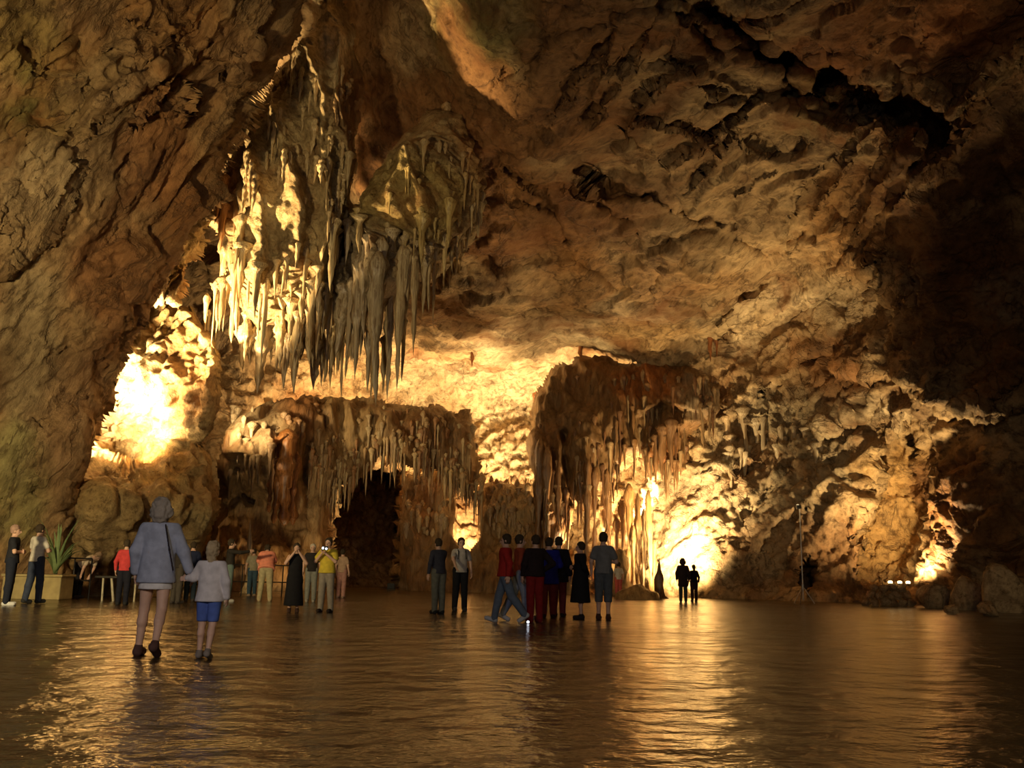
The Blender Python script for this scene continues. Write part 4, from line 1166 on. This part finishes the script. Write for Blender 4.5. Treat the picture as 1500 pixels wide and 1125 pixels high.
person(850, 793, 907, 265, 'stout woman in long black coat seen in profile against the bright columns', top=BLK, bottom=BLK, lower='dress', hem=.36, arms=('fold', 'behind'), sleeve='long', shoe=(.02, .015, .015), build=1.15, loose=.02)
person(884, 779, 908, 165, 'man in grey T-shirt and long shorts standing right of the woman in the black coat', top=(.17, .17, .17), bottom=(.09, .10, .11), shoe=(.06, .03, .02), arms=('fold', 'down'), lower='capri', legs=((0, 0), (2, 2)))
person(906, 824, 876, 190, 'child in white top and pink trousers behind the man in grey shorts', top=(.62, .55, .45), bottom=(.55, .12, .10), shoe=(.5, .4, .3), child=True)
# far right
person(1001, 818, 882, 170, 'silhouetted person in dark hooded coat standing before the bright wall', top=(.03, .018, .02), bottom=(.06, .06, .05), hem=.62, loose=.03, sleeve='long', hair_kind='full', hair=(.04, .02, .02), arms=('down', 'down'))
person(1017, 827, 881, 190, 'smaller silhouetted figure close beside the hooded coat', top=BLK, bottom=(.05, .02, .015), sleeve='long', long_hair=True)

# ------------------------------------------------------------------ props
def box_vf(x0, x1, y0, y1, z0, z1, bev=0.0):
    if bev <= 0:
        v = [(x, y, z) for x in (x0, x1) for y in (y0, y1) for z in (z0, z1)]
        f = [(0, 1, 3, 2), (4, 6, 7, 5), (0, 4, 5, 1), (2, 3, 7, 6), (0, 2, 6, 4), (1, 5, 7, 3)]
        return v, f
    import bmesh
    bm = bmesh.new(); v, f = box_vf(x0, x1, y0, y1, z0, z1)
    vs_ = [bm.verts.new(p) for p in v]; [bm.faces.new([vs_[i] for i in q]) for q in f]
    bmesh.ops.bevel(bm, geom=list(bm.edges), offset=bev, segments=2, affect='EDGES', profile=0.5)
    bm.verts.index_update()
    r = ([tuple(q.co) for q in bm.verts], [tuple(q.index for q in g.verts) for g in bm.faces]); bm.free()
    return r


def tube_vf(a, b, ra, rb=None, n=8):
    a = Vector(a); b = Vector(b); rb = ra if rb is None else rb
    d = (b - a).normalized(); u = d.orthogonal().normalized(); w = d.cross(u)
    v = []
    for c, r in ((a, ra), (b, rb)):
        v += [tuple(c + r * (math.cos(2 * math.pi * k / n) * u + math.sin(2 * math.pi * k / n) * w)) for k in range(n)]
    f = [(k, (k + 1) % n, n + (k + 1) % n, n + k) for k in range(n)] + [tuple(range(n))[::-1], tuple(range(n, 2 * n))]
    return v, f


def put(name, vf, mat, parent=None, smooth=False):
    return mesh_obj(name, vf[0], vf[1], mat, parent, smooth)


def glow_mat(name, rgb, power):
    m = bpy.data.materials.new(name); m.use_nodes = True
    b = m.node_tree.nodes['Principled BSDF']
    b.inputs['Base Color'].default_value = (*rgb, 1); b.inputs['Emission Color'].default_value = (*rgb, 1); b.inputs['Emission Strength'].default_value = power
    return m


M_IRON = plain_mat('dark_iron', (.03, .026, .022), .5, .5, .6)
M_STEEL = plain_mat('grey_steel', (.42, .38, .32), .4, .5, .6)
M_PALE = plain_mat('pale_painted_wood', (.50, .44, .30), .6)
M_PLANTER = plain_mat('planter_stone', (.42, .33, .15), .85, weave=.4, scale=4)
M_SOIL = plain_mat('soil', (.05, .035, .02), .95, weave=.5)
M_LEAF = plain_mat('leaf_green', (.20, .27, .11), .55)
M_BLACK = plain_mat('black_plastic', (.015, .015, .016), .45)
M_GLOW = glow_mat('lamp_glass', (1.0, .72, .34), 4.0)
M_LED = glow_mat('led_white', (.85, .88, 1.0), 4.0)
M_STONE = rock_mat('loose_stone', fine=1.3, base=(.52, .40, .25), bump=.6)

# planter, plant and railings at the left wall
c = on_floor(60, 878)
planter = empty('planter', c); tag(planter, 'low ochre stone planter box behind the man in the white shirt', 'planter')
put('box', box_vf(-.95, .62, -.3, .5, 0, .60, .03), M_PLANTER, planter)
put('rim', box_vf(-.99, .66, -.34, .54, .60, .67, .02), M_PLANTER, planter)
put('soil', box_vf(-.9, .58, -.25, .45, .66, .675), M_SOIL, planter)
plant = empty('spiky_plant', (c[0] + .25, c[1] + .12, .70)); tag(plant, 'spiky green plant growing in the ochre planter against the wall', 'plant')
for k in range(30):
    az = k * 2.4 + random.uniform(-.3, .3); ln = random.uniform(.9, 2.0); up = random.uniform(.7, 1.45)
    v = []; nseg = 6
    for q in range(nseg + 1):
        t = q / nseg
        rad = ln * t * math.cos(up - .5 * t); zz = ln * t * math.sin(up - .35 * t * t) * 1.0
        wd_ = .05 * (1 - t) ** .7 + .004
        cx, cy = rad * math.cos(az) * .55, rad * math.sin(az) * .35
        px_, py_ = -math.sin(az) * wd_, math.cos(az) * wd_
        v += [(cx - px_, cy - py_, zz), (cx, cy, zz - wd_ * .4), (cx + px_, cy + py_, zz)]
    f = []
    for q in range(nseg):
        for e_ in (0, 1):
            f.append((q * 3 + e_, q * 3 + e_ + 1, q * 3 + 4 + e_, q * 3 + 3 + e_))
    mesh_obj('leaf', v, f, M_LEAF, plant)


def railing(name, p0, p1, hgt, n, label, mat=M_IRON, low=True):
    root = empty(name, p0); tag(root, label, 'railing')
    d = np.array(p1) - np.array(p0)
    for k in range(n + 1):
        q = d * k / n
        put('post', tube_vf((q[0], q[1], 0), (q[0], q[1], hgt), .022), mat, root)
    for z in ((hgt, hgt * .45) if low else (hgt,)):
        put('rail', tube_vf((0, 0, z), (d[0], d[1], z), .02), mat, root)
    return root


railing('railing', (c[0] - .6, c[1] + 1.0, 0), (c[0] + .85, c[1] + 1.0, 0), 1.12, 3, 'dark iron railing behind the ochre planter')
a = on_floor(338, 872); b = on_floor(425, 871); b[1] = a[1]; b[0] = a[0] + (425 - 338) / F * a[1]
railing('railing', a, b, 1.05, 6, 'thin dark iron railing behind the pointing man')
b0 = on_floor(136, 880)
bar = empty('trestle_barrier', b0); tag(bar, 'low barrier with dark top bar and pale legs left of the woman in the sweatshirt', 'barrier')
put('top_bar', box_vf(0, 1.25, -.04, .04, .60, .66, .01), M_IRON, bar)
put('leg', tube_vf((.24, 0, 0), (.22, 0, .61), .026), M_PALE, bar)
put('leg', tube_vf((.56, -.04, 0), (.44, 0, .61), .032), M_PALE, bar)
put('leg', tube_vf((1.1, 0, 0), (1.1, 0, .61), .026), M_PALE, bar)

# tall lamp stand on a tripod
g = on_floor(1177, 884)
topz = float(at(1178, 744, np.array(g[1]))[2])
stand = empty('tripod_lamp_stand', g); tag(stand, 'tall slender tripod lamp stand in front of the right wall', 'lamp stand')
put('pole', tube_vf((0, 0, .12), (0, 0, topz), .03, .022), M_STEEL, stand)
put('hub', tube_vf((0, 0, .58), (0, 0, .72), .05), M_STEEL, stand)
for az in (200, 330, 90):
    q = (math.cos(math.radians(az)) * .42, math.sin(math.radians(az)) * .42)
    put('leg', tube_vf((0, 0, .64), (q[0], q[1], .01), .022), M_STEEL, stand)
hd_ = put('lamp_head', box_vf(-.13, .05, -.07, .07, topz - .04, topz + .10, .015), M_IRON, stand)
put('lens', tube_vf((-.07, 0, topz + .10), (-.075, -.01, topz + .115), .05, n=12), glow_mat('stand_glass', (1.0, .8, .45), .6), hd_)


def floodlight(px, py, label, w=.32, Y=None, z=None, lit=True, face=0.0, group=None, spread=1.0):
    p = on_floor(px, py) if Y is None else at(px, py, np.array(Y))
    root = empty('floodlight', p, face); tag(root, label, 'lamp', group)
    put('bracket', box_vf(-w * .55, w * .55, -.03, .03, 0, .04), M_IRON, root)
    hs_ = put('housing', box_vf(-w * .5, w * .5, -.08, .10, .04, .04 + w * .72, .02), M_BLACK, root)
    put('glass', box_vf(-w * .43, w * .43, -.095, -.079, .07, .01 + w * .72), M_GLOW if lit else M_IRON, hs_)
    return root


floodlight(705, 866, 'small black floodlight box on the floor right of the couple', w=.42, lit=False, face=2.6)
floodlight(573, 864, 'small black floodlight box at the mouth of the dark tunnel', w=.40, lit=False, face=3.0)

# camera of the man in yellow
cp = at(476, 803, np.array(on_floor(476, 897)[1] - .38))
cam_t = empty('handheld_camera', cp); tag(cam_t, 'small black camera with two white lights held by the man in yellow', 'camera')
put('camera_body', box_vf(-.07, .07, -.025, .03, -.045, .045, .008), M_BLACK, cam_t)
put('lens_barrel', tube_vf((.01, -.025, 0), (.01, -.06, 0), .03, n=14), M_BLACK, cam_t)
put('light', tube_vf((-.035, -.026, .0), (-.035, -.034, .0), .026, n=12), M_LED, cam_t)
put('light', tube_vf((.042, -.061, -.012), (.042, -.068, -.012), .022, n=12), M_LED, cam_t)
tp = on_floor(773, 913)
tor = empty('torch', (tp[0], tp[1] - .25, .0)); tag(tor, 'tiny torch shining white on the floor at the feet of the central group', 'torch')
put('barrel', tube_vf((0, .12, .03), (0, 0, .035), .022, .028, 12), M_BLACK, tor)
put('lens', tube_vf((0, -.001, .035), (0, -.008, .036), .024, n=14), M_LED, tor)


# ------------------------------------------------------------------ loose rock
def chip_mesh(seed, planes=16, sub=3, rough=.05):
    import bmesh
    r = np.random.RandomState(seed)
    bm = bmesh.new(); bmesh.ops.create_icosphere(bm, subdivisions=sub, radius=1.0)
    v = np.array([q.co[:] for q in bm.verts]); f = np.array([[q.index for q in g_.verts] for g_ in bm.faces]); bm.free()
    n = r.normal(size=(planes, 3)); n /= np.linalg.norm(n, axis=1)[:, None]
    h = r.uniform(.62, 1.0, planes)
    dt = v @ n.T
    rad = np.min(np.where(dt > .05, h / np.maximum(dt, .05), 3), 1)
    rad = np.minimum(rad, 1.25) + rough * fbm(v * 2.2 + seed, 3)
    o = mesh_obj('boulder', v * rad[:, None], f.astype(np.int32), M_STONE)
    for p_ in o.data.polygons: pass
    me = o.data; bpy.data.objects.remove(o)
    return me


CHIPS = [chip_mesh(500 + k) for k in range(7)]


def boulder(px, base, wpx, hpx, label, k, dy=.35, name='boulder'):
    p = on_floor(px, base)
    m = p[1] / F
    o = bpy.data.objects.new(name, CHIPS[k % len(CHIPS)])
    w_, h_ = wpx * m / 2, hpx * m / 2
    o.location = (float(p[0]), float(p[1]) + w_ * dy, h_ * .72)
    o.scale = (w_, w_ * .8, h_ * 1.05); o.rotation_euler = (0, 0, k * 1.7)
    COL.objects.link(o)
    tag(o, label, 'boulder', 'boulders at the foot of the right wall')
    return o


boulder(1370, 891, 46, 46, 'rounded boulder immediately right of the low stone wall', 0)
boulder(1424, 894, 56, 60, 'tall pale boulder, second from the right frame edge', 1)
boulder(1482, 898, 80, 74, 'large broad boulder cut by the right frame edge', 2)
boulder(1350, 872, 36, 42, 'small dark boulder behind the right end of the low stone wall', 3, dy=1.5)
boulder(1452, 903, 34, 22, 'small flat boulder in front of the two large pale ones', 4)
boulder(1397, 900, 24, 16, 'smallest stone lying at the floor edge between boulders', 5)

lw = on_floor(1302, 888)
low_wall = empty('low_stone_wall', lw); tag(low_wall, 'low dry wall of rough stones in front of the lit alcove', 'stone wall')
mpx = lw[1] / F
for row in range(3):
    nst = 6 - row
    for k in range(nst):
        o = bpy.data.objects.new('stone', CHIPS[(row * 3 + k * 2) % len(CHIPS)])
        wst = 80 * mpx / 6
        o.location = ((k - (nst - 1) / 2) * wst * .98 + random.uniform(-.03, .03), random.uniform(-.05, .05), .12 + row * .26)
        o.scale = (wst * .60, wst * .5, .165); o.rotation_euler = (random.uniform(-.2, .2), random.uniform(-.2, .2), random.uniform(0, 3))
        COL.objects.link(o); o.parent = low_wall
for i_, (x, y, lab) in enumerate([(1304, 852, 'leftmost of three glowing lamps on the low stone wall'), (1318, 853, 'middle one of three glowing lamps on the low stone wall'), (1330, 851, 'rightmost of three glowing lamps on the low stone wall')]):
    p = at(x, y, np.array(lw[1] + .12))
    lm = empty('ground_lamp', (p[0], p[1], .76)); tag(lm, lab, 'lamp', 'lamps on the low stone wall')
    put('socket', tube_vf((0, 0, 0), (0, 0, .06), .06, .07, 12), M_BLACK, lm)
    V, Q = solid([(np.array([-.03, 0, .10]), np.array([.03, 0, .10]), .06, .06)], .02)
    mesh_obj('globe', V, Q, M_GLOW, lm)


def stalagmite(px, base, topy, wpx, label, seed, rgb):
    p = on_floor(px, base); h_ = float(at(px, topy, np.array(p[1]))[2]); m = p[1] / F
    o = bpy.data.objects.new('stalagmite', CONES[seed % len(CONES)])
    o.location = (float(p[0]), float(p[1]) + wpx * m * .4, -.03); o.rotation_euler = (math.pi, 0, seed)
    o.scale = (wpx * m / 2, wpx * m / 2, h_ + .03); o.color = (*rgb, 1)
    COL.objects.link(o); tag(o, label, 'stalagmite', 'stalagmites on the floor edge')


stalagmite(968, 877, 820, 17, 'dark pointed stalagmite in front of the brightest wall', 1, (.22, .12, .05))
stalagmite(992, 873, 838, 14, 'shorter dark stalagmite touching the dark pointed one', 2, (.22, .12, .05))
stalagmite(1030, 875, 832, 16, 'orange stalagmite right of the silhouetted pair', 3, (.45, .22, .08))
stalagmite(362, 869, 760, 14, 'pale slender stalagmite above the railing behind the pointing man', 4, (.50, .38, .20))


def mound(px, base, wpx, hpx, label, k, rgb, dy=.2):
    p = on_floor(px, base); m = p[1] / F
    V, Q = solid([(np.array([-wpx * .3 * m, 0, 0]), np.array([wpx * .3 * m, 0, 0]), wpx * .22 * m, wpx * .2 * m), (np.array([0., 0, 0]), np.array([0, 0, hpx * m - wpx * .14 * m]), wpx * .3 * m, wpx * .14 * m)], .07, [lambda X: -X[..., 2] - .05], .4)
    V = V + (.12 * fbm(V * 2.0 + k, 3))[:, None] * np.array([1, 1, .5])
    V[:, 2] = np.maximum(V[:, 2], -.05)
    o = mesh_obj('flowstone_mound', V, Q, M_DRIP); set_color(o, np.array(rgb))
    o.location = (float(p[0]), float(p[1]) + dy, 0)
    tag(o, label, 'rock')


mound(915, 874, 54, 70, 'rounded fluted flowstone mound left of the pale pipes', 1, (.45, .33, .18), 1.2)
mound(935, 878, 62, 20, 'low smooth flowstone hump on the floor before the pipes', 2, (.48, .33, .16), .3)
